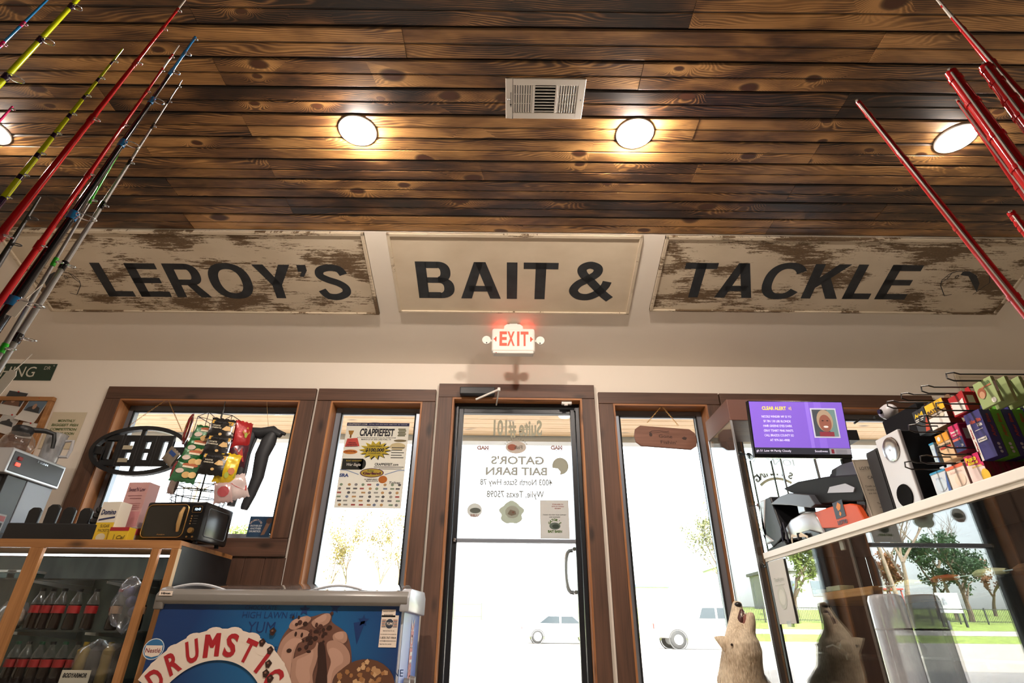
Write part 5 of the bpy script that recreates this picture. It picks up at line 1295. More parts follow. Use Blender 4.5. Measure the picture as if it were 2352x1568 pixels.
# ================================================================ lottery terminal on the counter
def pxp(pts, X_): return [(PX(u, v, X_).y, PX(u, v, X_).z) for u, v in pts]
def slab(t, name, pts, X_, d, m, bevel=.004, lift=0, smooth=False):
    q = [(min(y, 3.465), max(z+lift, TZ+.001)) for y, z in pxp(pts, X_)]
    return G().prism(q, X_, X_+d, MYZ).build(name, m, t, world=True, bevel=bevel, smooth=smooth)
lt = thing('lottery_terminal', 'silver, black and orange lottery terminal on the counter', 'lottery terminal', (1.7, 2.75, TZ))
slab(lt, 'scanner_body', [(1800, 1240), (1802, 1212), (1815, 1192), (1840, 1178), (1868, 1174), (1880, 1195), (1893, 1226), (1872, 1232), (1850, 1228), (1830, 1236)], 1.55, .18, mat('b3b3b5', .3, .5), .012, 0, True)
slab(lt, 'scanner_mouth', [(1828, 1238), (1838, 1222), (1858, 1216), (1880, 1222), (1893, 1232), (1870, 1245)], 1.54, .03, K['blackgloss'], .003)
slab(lt, 'printer_lid', [(1797, 1122), (1830, 1106), (1895, 1094), (1970, 1088), (1985, 1105), (1985, 1150), (1930, 1152), (1870, 1158), (1852, 1140), (1815, 1131)], 1.56, .19, mat('111113', .65, spec=.25), .008)
slab(lt, 'paper_wing', [(1768, 1158), (1790, 1140), (1812, 1132), (1858, 1136), (1872, 1158), (1862, 1166), (1815, 1160)], 1.53, .18, mat('3c3d42', .35), .003)
slab(lt, 'paper_slot', [(1905, 1118), (1940, 1110), (1962, 1120), (1960, 1130), (1900, 1132)], 1.555, .01, mat('9ea0a8', .4), .001)
slab(lt, 'hinge_post', [(1826, 1140), (1842, 1138), (1850, 1175), (1834, 1180)], 1.60, .06, K['silver'], .006)
slab(lt, 'front_panel', [(1868, 1177), (1905, 1164), (1950, 1156), (1966, 1160), (1990, 1205), (1930, 1212), (1884, 1213)], 1.555, .16, mat('c4491d', .5), .004)
slab(lt, 'base', [(1884, 1214), (1990, 1206), (1996, 1208), (1900, 1248), (1895, 1245)], 1.56, .16, K['black'], .002)
q = PX(1930, 1178, 1.5535)
pr = Print(frame(q, (0, -1, 0), (0, 0, 1))); nb = mat('1f2a3a', .5)
pr.rect(-.045, -.02, .04, .055, nb, 1); pr.poly([(-.02, .03), (.0, .05), (.022, .035), (.01, .015), (-.01, .012)], mat('c4741d'), 2); pr.poly([(-.01, -.005), (.0, .01), (.012, -.002), (.0, -.014)], mat('c4741d'), 2); pr.text('LOTTO', 0, -.04, .018, nb, 2, w=.08, bold=.06, rot=-.05)
pr.build('emblem', lt).matrix_parent_inverse = wmat(lt).inverted()
slab(lt, 'side_pod', [(1962, 1120), (1980, 1116), (2000, 1150), (2015, 1193), (1983, 1204), (1970, 1180)], 1.585, .06, mat('8f8b84', .4, .3), .006)
for u, v in ((1972, 1132), (1979, 1158), (1985, 1185)):
    q = PX(u, v, 1.5825); G().lathe([(.030, 0), (.030, .002), (.0005, .002)], 20, M=frame(q, (0, -1, 0), (0, 0, 1))).build('round_hole', K['blackgloss'], lt, world=True)
cw = mat('d8c9b4', .6)
gq = G()
for k in range(6):
    a = k*.5; q = PX(1836, 1232, 1.528)
    gq.tube([q+V(0, .09, -.018+.003*k), q+V(-.012, .05+.01*math.sin(a), .012+.004*math.cos(a*2)), q+V(-.008, .0, .004*math.sin(a)), q+V(-.012, -.05, .010*math.cos(a)), q+V(0, -.085, -.018+.003*(k % 3))], .0035, 5)
gq.build('cable_bundle', cw, lt, world=True, smooth=True); q = PX(1836, 1232, 1.52); G().tube([q+V(0, 0, -.015), q+V(0, 0, .018)], .011, 8).build('cable_tie', K['black'], lt, world=True)
G().tube([PX(1800, 1245, 1.55), PX(1795, 1215, 1.53), PX(1798, 1200, 1.54), PX(1808, 1230, 1.54), PX(1812, 1245, 1.55)], .006, 6).build('power_cable', mat('23233a', .5), lt, world=True, smooth=True)
dm = thing('receipt_printer', 'dark grey rounded receipt printer behind the lottery terminal', 'printer', (1.86, 2.72, TZ))
pts = [(PX(u, v, 1.75).y, PX(u, v, 1.75).z) for u, v in ((1895, 1110), (1895, 1078), (1915, 1066), (1937, 1060), (1960, 1066), (1968, 1085), (1975, 1110))]
pts = pts+[(pts[-1][0], TZ+.001), (pts[0][0], TZ+.001)]
G().prism(pts, 1.78, 1.98, MYZ).build('housing', mat('4a4b55', .4), dm, world=True, bevel=.012, smooth=True); 
q = PX(1885, 1100, 1.75); G().tube([q+V(.05, .05, .0), q+V(.05, .0, -.02), q+V(.06, -.04, .01)], .02, 8).build('paper_bracket', mat('4a4b55', .4), dm, world=True, smooth=True)
cdp = thing('customer_display', 'silver and black wedge shaped customer display at the counter end', 'display screen', (1.56, 3.3, TZ))
slab(cdp, 'screen_back', [(1757, 1145), (1768, 1140), (1800, 1230), (1775, 1258), (1752, 1225)], 1.54, .16, mat('1c1c20', .45), .006)
slab(cdp, 'silver_shell', [(1735, 1180), (1745, 1150), (1757, 1145), (1752, 1225), (1778, 1242), (1760, 1250), (1740, 1225)], 1.535, .17, mat('d0d1d5', .3, .4), .008)
slab(cdp, 'foot', [(1756, 1278), (1760, 1262), (1778, 1252), (1800, 1240), (1810, 1255), (1800, 1268)], 1.545, .12, mat('17171a', .5), .004)
# lottery notice sheet
pn = [PY(u, v, 2.34) for u, v in ((1958, 1062), (2035, 1068), (2085, 1176), (2010, 1196))]
t = thing('lottery_notice', 'tan paper notice about lottery purchases leaning on the black speaker', 'notice', (pn[3].x-.004, 2.345, TZ), rot=(-.02, -.05, 0))
w_, h_ = .15, .245
G().bx(0, w_, -.001, .001, .003, h_).build('sheet', mat('b8ad9c', .7), t)
pr = Print(frame((0, -.0013, 0), (1, 0, 0), (0, 0, 1))); pr.line([(.005, .008), (.005, h_-.006), (w_, h_-.006)], .001, K['ink'], 1)
for s, z, hh, x_ in (('LOTTERY PURCHASES', .205, .0125, .018), ('CASH ONLY', .165, .0125, .04), ('Credit cards, debit cards, tap-', .128, .008, .016), ('to-pay, and mobile payments', .113, .008, .018), ('are not accepted for lottery', .098, .008, .02), ('tickets.', .083, .008, .055), ('Thank you for your', .055, .008, .04), ('understanding!', .04, .008, .045)): pr.text(s, x_, z, hh, K['ink'], 2, align='L', bold=0)
pr.build('print', t)
# speakers
sp = thing('speaker', 'silver fronted speaker cabinet with a round port near its foot', 'speaker', (1.70, 2.17, TZ))
G().bx(1.565, 1.88, 2.10, 2.245, TZ+.001, 1.37).build('cabinet', mat('15161a', .35), sp, world=True, bevel=.004)
G().bx(1.55, 1.566, 2.097, 2.248, TZ+.001, 1.373).build('front_baffle', mat('c8c8ca', .35, .2), sp, world=True, bevel=.004)
MFX = lambda y, z, x: frame((x, y, z), (0, -1, 0), (0, 0, 1))
G().lathe([(.045, 0), (.043, .004), (.036, .002), (.0005, .001)], 24, M=MFX(2.172, 1.125, 1.549)).build('port', mat('0c0c0d', .8, spec=.1), sp, world=True, smooth=True)
G().lathe([(.05, 0), (.048, .003), (.03, .006), (.0005, .004)], 24, M=MFX(2.165, 1.31, 1.5485)).build('badge', K['chrome'], sp, world=True, smooth=True)
s2 = thing('speaker', 'slim matt black speaker cabinet between the notice and the silver speaker', 'speaker', (1.65, 2.29, TZ))
G().bx(1.552, 1.75, 2.255, 2.335, TZ+.001, 1.345).build('cabinet', mat('1a1a1c', .6), s2, world=True, bevel=.004); G().bx(1.548, 1.553, 2.26, 2.33, TZ+.01, 1.335).build('grille', mat('242427', .8), s2, world=True)
s3 = thing('monitor_back', 'tall black monitor turned away behind the silver speaker', 'monitor', (1.9, 2.4, TZ))
G().bx(1.80, 1.84, 2.27, 2.52, 1.16, 1.56).build('panel', mat('121214', .8, spec=.15), s3, world=True, bevel=.006); G().bx(1.81, 1.83, 2.38, 2.44, TZ+.001, 1.2).build('neck', K['black'], s3, world=True); G().bx(1.77, 1.9, 2.35, 2.5, TZ+.0005, TZ+.012).build('foot', K['black'], s3, world=True)
sc_ = thing('desk_camera', 'white rounded webcam perched on the black monitor', 'camera', (1.82, 2.48, 1.562))
lump(sc_, 'shell', (0, 0, .035), .045, mat('b5b3b6', .35), 3, 16, .05, (.8, 1.1, .8)); G().lathe([(.012, 0), (.012, .01)], 12, M=frame((-.036, 0, .035), (0, -1, 0), (0, 0, 1))).build('lens', K['blackgloss'], sc_)
# hanging bar in the right window
hb = thing('hanging_bar', 'thin black bar hanging on two strings in the right window', 'hanging bar', PY(2030, 970, 3.9))
a_, b_ = PY(1962, 972, 3.9), PY(2095, 965, 3.9)
G().tube([a_, a_+V(.05, 0, .03), b_], .008, 6).build('bar', K['black'], hb, world=True, smooth=True); G().tube([PY(2008, 960, 3.89), PY(2050, 963, 3.89)], .016, 8).build('clamp', K['dark'], hb, world=True)
for u in (2012, 2070): G().tube([PY(u, 965, 3.9), PY(u+10, 936, 3.98)], .0015, 4).build('string', K['dark'], hb, world=True)
# window 4 vinyl
def d_r(pr):
    c = PY(1795, 1150, VY); 
    pr.arc("S FISHING", c.x, c.z-.02, .235, 62, 128, .055, vinyl('8f8c84'), 1, bold=.06, flip=True)
    for k in range(16):
        a0, a1 = math.radians(55+k*5), math.radians(60+k*5); R1, R2 = .175, .195
        pr.poly([(c.x+R1*math.cos(a0), c.z-.02+R1*math.sin(a0)), (c.x+R2*math.cos(a0), c.z-.02+R2*math.sin(a0)), (c.x+R2*math.cos(a1), c.z-.02+R2*math.sin(a1)), (c.x+R1*math.cos(a1), c.z-.02+R1*math.sin(a1))], vinyl('a59a80'), 1)
    c = PY(1800, 1062, VY); pr.text('ION', c.x, c.z, .05, vinyl('9c9a92'), 1, w=.16, flip=True)
decal('window_decal', 'mirrored arched FISHING lettering on the right window glass', 'decal', d_r)
# ================================================================ medicine peg rack on the counter
rk2 = thing('peg_rack', 'black wire peg display rack on the counter at the right edge', 'display rack', (2.0, 1.75, TZ))
G().bx(2.02, 2.03, 1.35, 2.1, TZ+.04, 1.52).build('back_plate', K['black'], rk2, world=True); G().bx(1.95, 2.09, 1.33, 2.12, TZ, TZ+.04).build('base', K['black'], rk2, world=True)
for yy in (1.35, 1.725, 2.1): G().tube([(2.0, yy, TZ+.02), (2.0, yy, 1.54)], .007, 6).build('upright', K['black'], rk2, world=True)
def hook(y, z, x0=1.43, m=None):
    G().tube([(2.02, y, z-.008), (x0+.02, y, z-.012), (x0, y, z-.004), (x0+.004, y, z+.014), (x0+.03, y, z+.018), (x0+.05, y, z+.012), (2.02, y, z+.016)], .0028, 5).build('wire_hook', wire, rk2, world=True)
PXB = 1.56
def pegbox(name, lab, TL, BR, n, dep, cols, draw, tab=True, hk=True, X_=PXB, grp=None, gap=.0015):
    a, b = PX(*TL, X_), PX(*BR, X_)
    y1, z1, y0, z0 = a.y, a.z, b.y, b.z
    z0 = max(z0, TZ+.001)
    yc, zc, w, h = (y0+y1)/2, (z0+z1)/2, y1-y0, z1-z0
    for i in range(n):
        m = cols[i % len(cols)]
        L = lab if i == 0 else '%s, %s behind the front one' % (lab.split(' at ')[0].split(' on ')[0], ('', 'directly', 'second', 'third', 'fourth', 'fifth')[i])
        t = thing(name, L, 'hand warmer' if 'warmer' in name else 'medicine box', (X_+i*(dep+gap), yc, z0), group=grp or 'cartons and packs at the peg rack')
        G().bx(0, dep, -w/2, w/2, 0, h).build('carton', m, t, bevel=.0015)
        if tab: G().prism([(-w*.42, h), (w*.42, h), (w*.36, h+.022), (w*.12, h+.022), (w*.08, h+.014), (-w*.08, h+.014), (-w*.12, h+.022), (-w*.36, h+.022)], dep-.002, dep, MYZ).build('hang_tab', m, t)
        if i == 0:
            pr = Print(frame((-.0005, 0, h/2), (0, -1, 0), (0, 0, 1))); draw(pr, w, h); pr.build('print', t)
        pr = Print(frame((dep/2, -w/2-.0004, h/2), (1, 0, 0), (0, 0, 1)))
        SIDE(pr, dep, h, i, lab); 
        if pr.g: pr.build('side_print', t)
    if hk: hook(yc, z1+.018 if tab else z1+.01, X_-.11)
def SIDE(pr, d_, h, i, lab):
    if 'purple' in lab:
        pr.text('After Bite', 0, .15*h, .3*d_, mat('a8443a') if i % 2 == 0 else mat('b0542a'), 2, w=.5*h, rot=math.pi/2)
        for k in range(3): pr.ell(0, -h*(.25+.08*k), d_*.14, d_*.14, mat('c9c9d0'), 2, 10)
    elif 'yellow' in lab: pr.text('BAYER', 0, 0, .3*d_, mat('5a3a1a'), 2, w=.45*h, rot=math.pi/2)
    else:
        pr.rect(-d_*.3, -h*.1, d_*.3, h*.3, mat('d8d2cc', .6) if 'pink' not in lab else mat('c98a2a'), 1) if i == 0 else None
wt_ = mat('dedad4', .5)
def d_adv(p, w, h): p.text('Advil', -.02*w, .28*h, .16*h, mat('d9b51c'), 2, w=.7*w, bold=.05); p.rect(-.4*w, .1*h, .3*w, .13*h, wt_, 1); p.rect(-.4*w, .03*h, .2*w, .06*h, wt_, 1); p.poly([(.1*w, -.45*h), (.45*w, -.45*h), (.48*w, .1*h), (.3*w, -.1*h)], mat('b03a1c'), 1)
pegbox('medicine_box', 'black carton with yellow name on the upper peg row, farthest left', (2094, 948), (2140, 988), 1, .04, [mat('23262b', .4)], d_adv)
def d_bay(p, w, h):
    p.rect(-.5*w, .1*h, .5*w, .5*h, mat('e0ae1e'), 1); p.rect(-.5*w, -.5*h, .5*w, -.05*h, wt_, 1); p.text('BAYER', -.08*w, .18*h, .14*h, mat('4a3420'), 2, w=.75*w, bold=.06); p.ell(.25*w, .38*h, .1*w, .09*h, mat('8a6a1a'), 2, 14); p.ell(.25*w, .38*h, .08*w, .07*h, mat('e0ae1e'), 3, 14); p.text('GENUINE ASPIRIN', 0, .02*h, .06*h, wt_, 2, w=.6*w); p.ell(.25*w, -.1*h, .12*w, .08*h, mat('cfc6b0'), 3, 14)
pegbox('medicine_box', 'yellow and brown aspirin carton on the upper peg row', (2123, 934), (2184, 969), 1, .045, [mat('6b5138', .45)], d_bay)
def d_red(p, w, h): p.poly([(-.42*w, -.42*h), (.35*w, -.45*h), (.4*w, .2*h), (.1*w, .1*h), (-.4*w, .25*h)], wt_, 1); p.text('7', -.38*w, -.1*h, .25*h, wt_, 2, w=.12*w)
pegbox('medicine_box', 'red carton with white front on the upper peg row', (2176, 916), (2227, 942), 3, .04, [mat('a3161c', .4)], d_red)
def d_grn(p, w, h): p.text('50', .25*w, .33*h, .12*h, mat('3a5a2a'), 2, w=.25*w, bold=.02); p.ell(-.2*w, .05*h, .22*w, .2*h, mat('8a4a2a'), 1, 16); p.ell(-.2*w, -.02*h, .14*w, .14*h, mat('b58a6a'), 2, 14); p.rect(-.1*w, .2*h, .4*w, .24*h, mat('a85a3a'), 2); p.ell(.25*w, -.35*h, .12*w, .1*h, wt_, 2, 12)
pegbox('hand_warmer_pack', 'pale green card pack numbered 50 at the top right of the pegs', (2233, 884), (2299, 921), 4, .012, [mat('8fa06a', .5)], d_grn, tab=False, gap=.034)
def d_dra(p, w, h): p.rect(-.5*w, .2*h, .5*w, .5*h, mat('e09a1e'), 1); p.text('Dramamine', 0, .08*h, .1*h, K['ink'], 2, w=.9*w, bold=.04); p.rect(-.4*w, -.05*h, .45*w, .02*h, mat('b5361c'), 2); p.ell(-.25*w, .35*h, .12*w, .09*h, wt_, 2, 12)
pegbox('medicine_box', 'orange and white motion sickness carton on the middle peg row', (2147, 1003), (2198, 1050), 1, .04, [mat('d8b58a', .5)], d_dra)
def d_alk(p, w, h): p.rect(-.5*w, .42*h, .5*w, .5*h, mat('2f8ab5'), 1); p.ell(0, -.05*h, .35*w, .25*h, mat('c3d3e0'), 1, 16); p.text('Plus', 0, .2*h, .08*h, mat('8fa5c4'), 2, w=.4*w); p.poly([(.3*w, -.5*h), (.5*w, -.5*h), (.5*w, .4*h), (.38*w, 0)], mat('3a5a9a'), 1)
pegbox('medicine_box', 'light blue carton half hidden at the left of the middle peg row', (2133, 1020), (2160, 1062), 1, .04, [mat('bcd3dc', .5)], d_alk, hk=False, X_=1.60)
def d_ben(p, w, h): p.rect(-.48*w, .08*h, .48*w, .48*h, mat('c41e5c'), 1); p.rect(-.48*w, -.5*h, .48*w, .02*h, mat('1f2a5c'), 1); p.text('Benadryl', -.02*w, .24*h, .08*h, wt_, 2, w=.7*w, bold=.05); p.text('ALLERGY', 0, .12*h, .06*h, wt_, 2, w=.6*w); p.rect(-.45*w, -.1*h, .3*w, -.02*h, mat('d86a5a'), 2); p.ell(-.25*w, -.32*h, .07*w, .04*h, mat('c44a6a'), 2, 10); p.text('24', .25*w, -.3*h, .1*h, wt_, 2, w=.2*w)
pegbox('medicine_box', 'magenta and navy allergy carton on the middle peg row', (2176, 981), (2222, 1031), 1, .05, [mat('9c1a4c', .45)], d_ben)
def d_aft(p, w, h): p.rect(-.5*w, -.5*h, -.28*w, .28*h, wt_, 1); p.text('After Bite', -.39*w, -.1*h, .09*w, mat('a3262c'), 2, w=.55*h, rot=math.pi/2, bold=.03); p.text('After Bite', .08*w, .3*h, .08*h, mat('b5482a'), 2, w=.7*w, bold=.03); p.text('Kids', .25*w, .2*h, .07*h, wt_, 2, w=.3*w); p.rect(-.2*w, -.14*h, .35*w, -.06*h, wt_, 2); p.text('#1 Pharmacist', .08*w, -.10*h, .03*h, nav, 3, w=.45*w); p.rect(-.15*w, .1*h, .35*w, .11*h, wt_, 2)
pegbox('insect_bite_box', 'purple insect bite carton at the front of the middle peg row', (2212, 955), (2292, 1046), 5, .036, [mat('35306e', .4), mat('5c9a2c', .45)], d_aft)
pegbox('medicine_box', 'white and blue carton on the counter, farthest left below the pegs', (2135, 1088), (2190, 1134), 1, .04, [mat('c9d2dc', .5)], d_alk, tab=True)
def d_org(p, w, h): p.rect(-.5*w, .38*h, .5*w, .5*h, mat('d8603a'), 1); p.ell(.1*w, -.1*h, .3*w, .25*h, mat('e6cdb8'), 1, 16); p.text('Alarma', 0, .25*h, .08*h, mat('d8b5a8'), 2, w=.7*w)
pegbox('medicine_box', 'white carton with orange top on the counter below the pegs', (2171, 1076), (2232, 1119), 1, .04, [mat('e3d3c6', .5)], d_org)
def d_pep(p, w, h): p.rect(-.5*w, .05*h, .5*w, .5*h, mat('c41e5c'), 1); p.poly([(-.5*w, -.5*h), (.5*w, -.5*h), (.5*w, .0), (.3*w, .1*h), (-.5*w, .2*h)], mat('e6cfc9'), 2); p.ell(.4*w, -.3*h, .25*w, .25*h, mat('e0b52a'), 3, 16); p.text('Pepto', -.1*w, .36*h, .16*h, mat('e6c51c'), 4, w=.65*w, bold=.06); p.text('Bismol', -.05*w, .22*h, .1*h, mat('e6c51c'), 4, w=.6*w, bold=.05); p.text('CHEWABLES', .1*w, .08*h, .06*h, mat('e6c51c'), 4, w=.6*w)
pegbox('medicine_box', 'pink and yellow stomach tablet carton on the counter below the pegs', (2213, 1050), (2277, 1106), 6, .034, [mat('7a1230', .45)], d_pep, tab=False)
wb = thing('wall_board', 'white framed board on the wall at the upper right edge', 'board', (4.0, 3.995, 2.25))
G().bx(-.42, .42, -.006, 0, -.22, .25).build('panel', mat('c3b59f', .6), wb); 
for q in ((-.44, .44, .245, .27), (-.44, .44, -.24, -.215), (-.44, -.415, -.215, .245), (.415, .44, -.215, .245)): G().bx(q[0], q[1], -.014, 0, q[2], q[3]).build('frame_rail', mat('cdbfa8', .5), wb, bevel=.003)
# ================================================================ howling coyote mount
CYT = 3.34
cy = thing('coyote', 'mounted coyote howling with its muzzle raised beside the counter end', 'coyote', (1.30, 3.42, 0))
def cp(u, v, dy=0): return PY(u, v, CYT)+V(0, dy, 0)
g = G()
skull = [(cp(1698, 1380, .03), .020), (cp(1698, 1388, .03), .027), (cp(1698, 1400, .03), .032), (cp(1697, 1418, .03), .038), (cp(1697, 1436, .022), .052), (cp(1700, 1454, .015), .074), (cp(1704, 1472, .015), .092), (cp(1708, 1490, .02), .100), (cp(1710, 1512, .04), .104), (cp(1713, 1540, .06), .112), (cp(1718, 1570, .09), .130), (V(1.28, 3.45, .36), .14), (V(1.25, 3.50, .26), .14), (V(1.24, 3.58, .17), .13), (V(1.24, 3.66, .12), .10), (V(1.24, 3.72, .08), .06)]
g.tube([a for a, r in skull], [r for a, r in skull], 18)
jaw = [(cp(1716, 1406, -.045), .013), (cp(1717, 1412, -.045), .021), (cp(1718, 1428, -.035), .028), (cp(1717, 1445, -.02), .034), (cp(1715, 1462, .0), .055), (cp(1712, 1485, .02), .07)]
g.tube([a for a, r in jaw], [r for a, r in jaw], 14)
for sx in (-1, 1):
    g.tube([V(1.30+sx*.06, 3.36, .34), V(1.30+sx*.065, 3.34, .2), V(1.30+sx*.065, 3.335, .06), V(1.30+sx*.065, 3.32, .022), V(1.30+sx*.065, 3.28, .018)], [.045, .032, .024, .026, .016], 10)
    g.tube([V(1.24+sx*.09, 3.62, .16), V(1.24+sx*.12, 3.52, .10), V(1.24+sx*.11, 3.46, .03), V(1.24+sx*.11, 3.38, .02)], [.08, .06, .03, .016], 10)
g.tube([V(1.24, 3.74, .07), V(1.22, 3.80, .05), V(1.18, 3.83, .05)], [.05, .05, .01], 10)
furm, nt, b = newmat('coyote_fur')
v_ = nt.nodes.new('ShaderNodeTexCoord').outputs['Object']
n1 = noise(nt, v_, 9, 4, .6); n2 = noise(nt, nd(nt, 'ShaderNodeVectorMath', [v_, (140, 140, 40)], operation='MULTIPLY').outputs[0], 1, 3)
rp2 = nd(nt, 'ShaderNodeValToRGB', [mth(nt, 'MULTIPLY_ADD', n2, .45, mth(nt, 'MULTIPLY', n1, .6))]); ee = rp2.color_ramp.elements
ee[0].position = .3; ee[0].color = lin('8f775c'); ee[1].position = .66; ee[1].color = lin('ead9be')
nt.links.new(rp2.outputs[0], b.inputs['Base Color']); b.inputs['Roughness'].default_value = .9
nt.links.new(nd(nt, 'ShaderNodeBump', {'Strength': .6, 'Distance': .006, 'Height': n2}).outputs[0], b.inputs['Normal'])
body = g.build('body', furm, cy, world=True, smooth=True)
md = body.modifiers.new('fuse', 'REMESH'); md.mode = 'VOXEL'; md.voxel_size = .006; md.use_smooth_shade = True
sm = body.modifiers.new('soften', 'SMOOTH'); sm.iterations = 3; sm.factor = .5
def ear(px, dy):
    P3 = [cp(u, v, dy) for u, v in px]
    base = (P3[0]+P3[2])/2; tip = P3[1]
    gg = G()
    ax = tip-base; sd_ = (P3[2]-P3[0])/2
    nn = ax.cross(sd_).normalized()
    def fn(a, bq):
        wv = (1-bq**1.6); x = (a*2-1)
        return base+ax*bq+sd_*x*wv+nn*(.012*(1-x*x)*wv-.006)
    gg.sheet(fn, 8, 8); gg.sheet(lambda a, bq: fn(1-a, bq)+nn*.006*(1-bq), 8, 8)
    e_ = gg.build('ear', furm, cy, world=True, smooth=True)
    G().sheet(lambda a, bq: base+ax*(.12+.7*bq)+sd_*(a*2-1)*.55*(1-bq**1.6)-nn*.010, 6, 6).build('inner_ear', mat('b59a86', .8), e_, world=True, smooth=True)
ear([(1676, 1464), (1640, 1462), (1674, 1504)], .0); ear([(1736, 1500), (1752, 1478), (1730, 1470)], .03)
nz = cp(1697, 1388, .012); G().ball(nz, .018, 12, sq=(1.1, 1, .8)).build('nose', mat('1c1715', .4), cy, world=True, smooth=True)
mo = G().tube([cp(1703, 1400, -.002), cp(1704, 1410, -.008), cp(1701, 1424, -.010), cp(1695, 1438, -.010)], [.010, .020, .022, .010], 10).build('mouth', mat('4a2a26', .4), cy, world=True, smooth=True)
G().tube([cp(1706, 1432, -.022), cp(1707, 1420, -.028), cp(1708, 1411, -.030)], [.012, .012, .006], 8).build('tongue', mat('86564e', .5), cy, world=True, smooth=True)
for u, v, dv in ((1699, 1409, 8), (1706, 1406, 7), (1703, 1419, -8), (1709, 1412, -6)): G().tube([cp(u, v, -.024), cp(u+1, v+dv, -.03)], [.004, .0008], 6).build('tooth', mat('e0d8c8', .3), cy, world=True)
for u, v, dy in ((1674, 1480, -.045), (1729, 1481, -.05)): G().ball(cp(u, v, dy), .007, 10).build('eye', mat('2a1c12', .1), cy, world=True, smooth=True)
# fur tufts
rr = random.Random(2); g2 = G(); P_ = [a for a, r in skull][5:13]; Q_ = [r for a, r in skull][5:13]
for i in range(9000):
    k = rr.random()*(len(P_)-1.001); j = int(k); f_ = k-j
    c_ = P_[j].lerp(P_[j+1], f_); r_ = Q_[j]*(1-f_)+Q_[j+1]*f_
    t_ = (P_[j+1]-P_[j]).normalized(); a_ = t_.orthogonal().normalized(); b_ = t_.cross(a_); an = rr.uniform(0, 6.283)
    n_ = a_*math.cos(an)+b_*math.sin(an); p_ = c_+n_*r_*.94
    L_ = rr.uniform(.012, .026)*(.5+.6*min(1, k/3)); d_ = (t_*.9+n_*rr.uniform(.25, .5)+V(rr.uniform(-.2, .2), rr.uniform(-.2, .2), 0)).normalized()*L_; s_ = t_.cross(n_)*.0022
    g2.add([p_-s_, p_+s_, p_+d_], [(0, 1, 2)])
fu = g2.build('fur', furm, cy, world=True); fu['kind'] = 'stuff'
# ================================================================ fishing rods, left bunch and red poles at the right
RYL = 1.16
def rod(name, lab, tip, low, Y, r0, r1, segs, guides, grp, wraps=None, tipY=None, gm=None, gr=.02, gdir=1, cat='fishing rod', double=None):
    """tip/low: two picture points on the rod; the rod carries on down the same line to the floor"""
    A = PY(*tip, tipY or Y); B = PY(*low, Y)
    d = (B-A); k = (A.z-.02)/(A.z-B.z)
    E_ = A+d*k                                       # foot on the floor
    t = thing(name, lab, cat, E_, group=grp)
    L = (E_-A).length; vis = d.length
    P = lambda s: A.lerp(E_, s*vis/L)                # s in units of the visible length
    R = lambda s: r0+(r1-r0)*min(1.15, s)
    last = segs[-1]
    for i, (s0, s1, m) in enumerate(segs):
        G().tube([P(s0), P(s1)], [R(s0), R(s1)], 10).build('blank_section' if i else 'tip_section', m, t, world=True, smooth=True)
    smax = L/vis
    G().tube([P(last[1]), P(smax-.28)], [R(1), R(1)], 10).build('lower_blank', last[2], t, world=True, smooth=True)
    G().tube([P(smax-.28), P(smax-.26), P(smax-.03), P(smax-.004)], [.012, .016, .016, .014], 10).build('grip', mat('3a342e', .8), t, world=True, smooth=True)
    side = V(1, 0, .25).normalized()
    dn = d.normalized(); side = (side-dn*side.dot(dn)).normalized()*gdir
    for s, q in guides:
        c = P(s); rr_ = gr*q
        o1 = c+side*(rr_*1.35+R(s))-V(0, .0, 0)
        ax = dn.cross(side).normalized()
        g = G().tube([o1+(side*math.cos(2*math.pi*i/16)*1.15+(ax*.95+dn*.2).normalized()*math.sin(2*math.pi*i/16))*rr_ for i in range(16)], .0017, 5, closed=True)
        g.tube([c+dn*rr_*1.2, o1-side*rr_*.9], .0015, 4).tube([c-dn*rr_*1.2, o1-side*rr_*.9], .0015, 4)
        gd = g.build('line_guide', gm or K['chrome'], t, world=True, smooth=True)
        if wraps: G().tube([c-dn*.013, c+dn*.013], [R(s)*1.25]*2, 10).build('wrap', wraps, gd, world=True, smooth=True)
    return t
def gl(h_): return mat(h_, .15, var=.04, coat=.5)
redr, yelr, blur, blkr, gryr, whtr, grnr, pnkr, purr = gl('b0161c'), gl('b9c414'), gl('1d6fa8'), gl('131417'), mat('8d8b88', .25, .3), gl('c9c4bc'), gl('2fae2a'), gl('c2185b'), gl('2c1a33')
LG = 'fishing rods leaning at the left'
rod('fishing_rod', 'blue rod with pink wraps at the extreme upper left', (112, -4), (-2, 108), RYL, .0035, .005, [(0, 1, blur)], [(.55, .5), (.95, .5)], LG, pnkr, gr=.012)
def bands(n, a, b, gap=.2): 
    o = []
    for i in range(n): o += [((i)/n, (i+1-gap)/n, a), ((i+1-gap)/n, (i+1)/n, b)]
    return o
rod('fishing_rod', 'thick lime rod with large rings at the upper left', (182, -6), (-4, 196), RYL, .007, .009, bands(3, yelr, yelr), [(.12, .8), (.52, 1.0), (.92, 1.2)], LG, purr, gr=.017)
rod('fishing_rod', 'lime and purple banded rod, second lime one from the left', (282, 112), (0, 465), RYL-.05, .0025, .0085, bands(8, yelr, purr), [(i/8-.03, .35) for i in range(1, 9)], LG, None, gr=.014)
rod('fishing_rod', 'long red rod with pale tip reaching the top edge', (425, 0), (0, 540), RYL-.03, .003, .0105, [(0, .06, whtr), (.06, 1, redr)], [(.06, .5), (.16, .5), (.33, .6), (.58, .7), (1.0, .9)], LG, redr, gr=.011)
rod('fishing_rod', 'dark grey rod low behind the red rod', (92, 452), (0, 600), RYL+.1, .003, .008, [(0, 1, mat('2e2c2b', .4))], [(.35, .9), (.75, .8)], LG, None, gm=K['dark'], gr=.012)
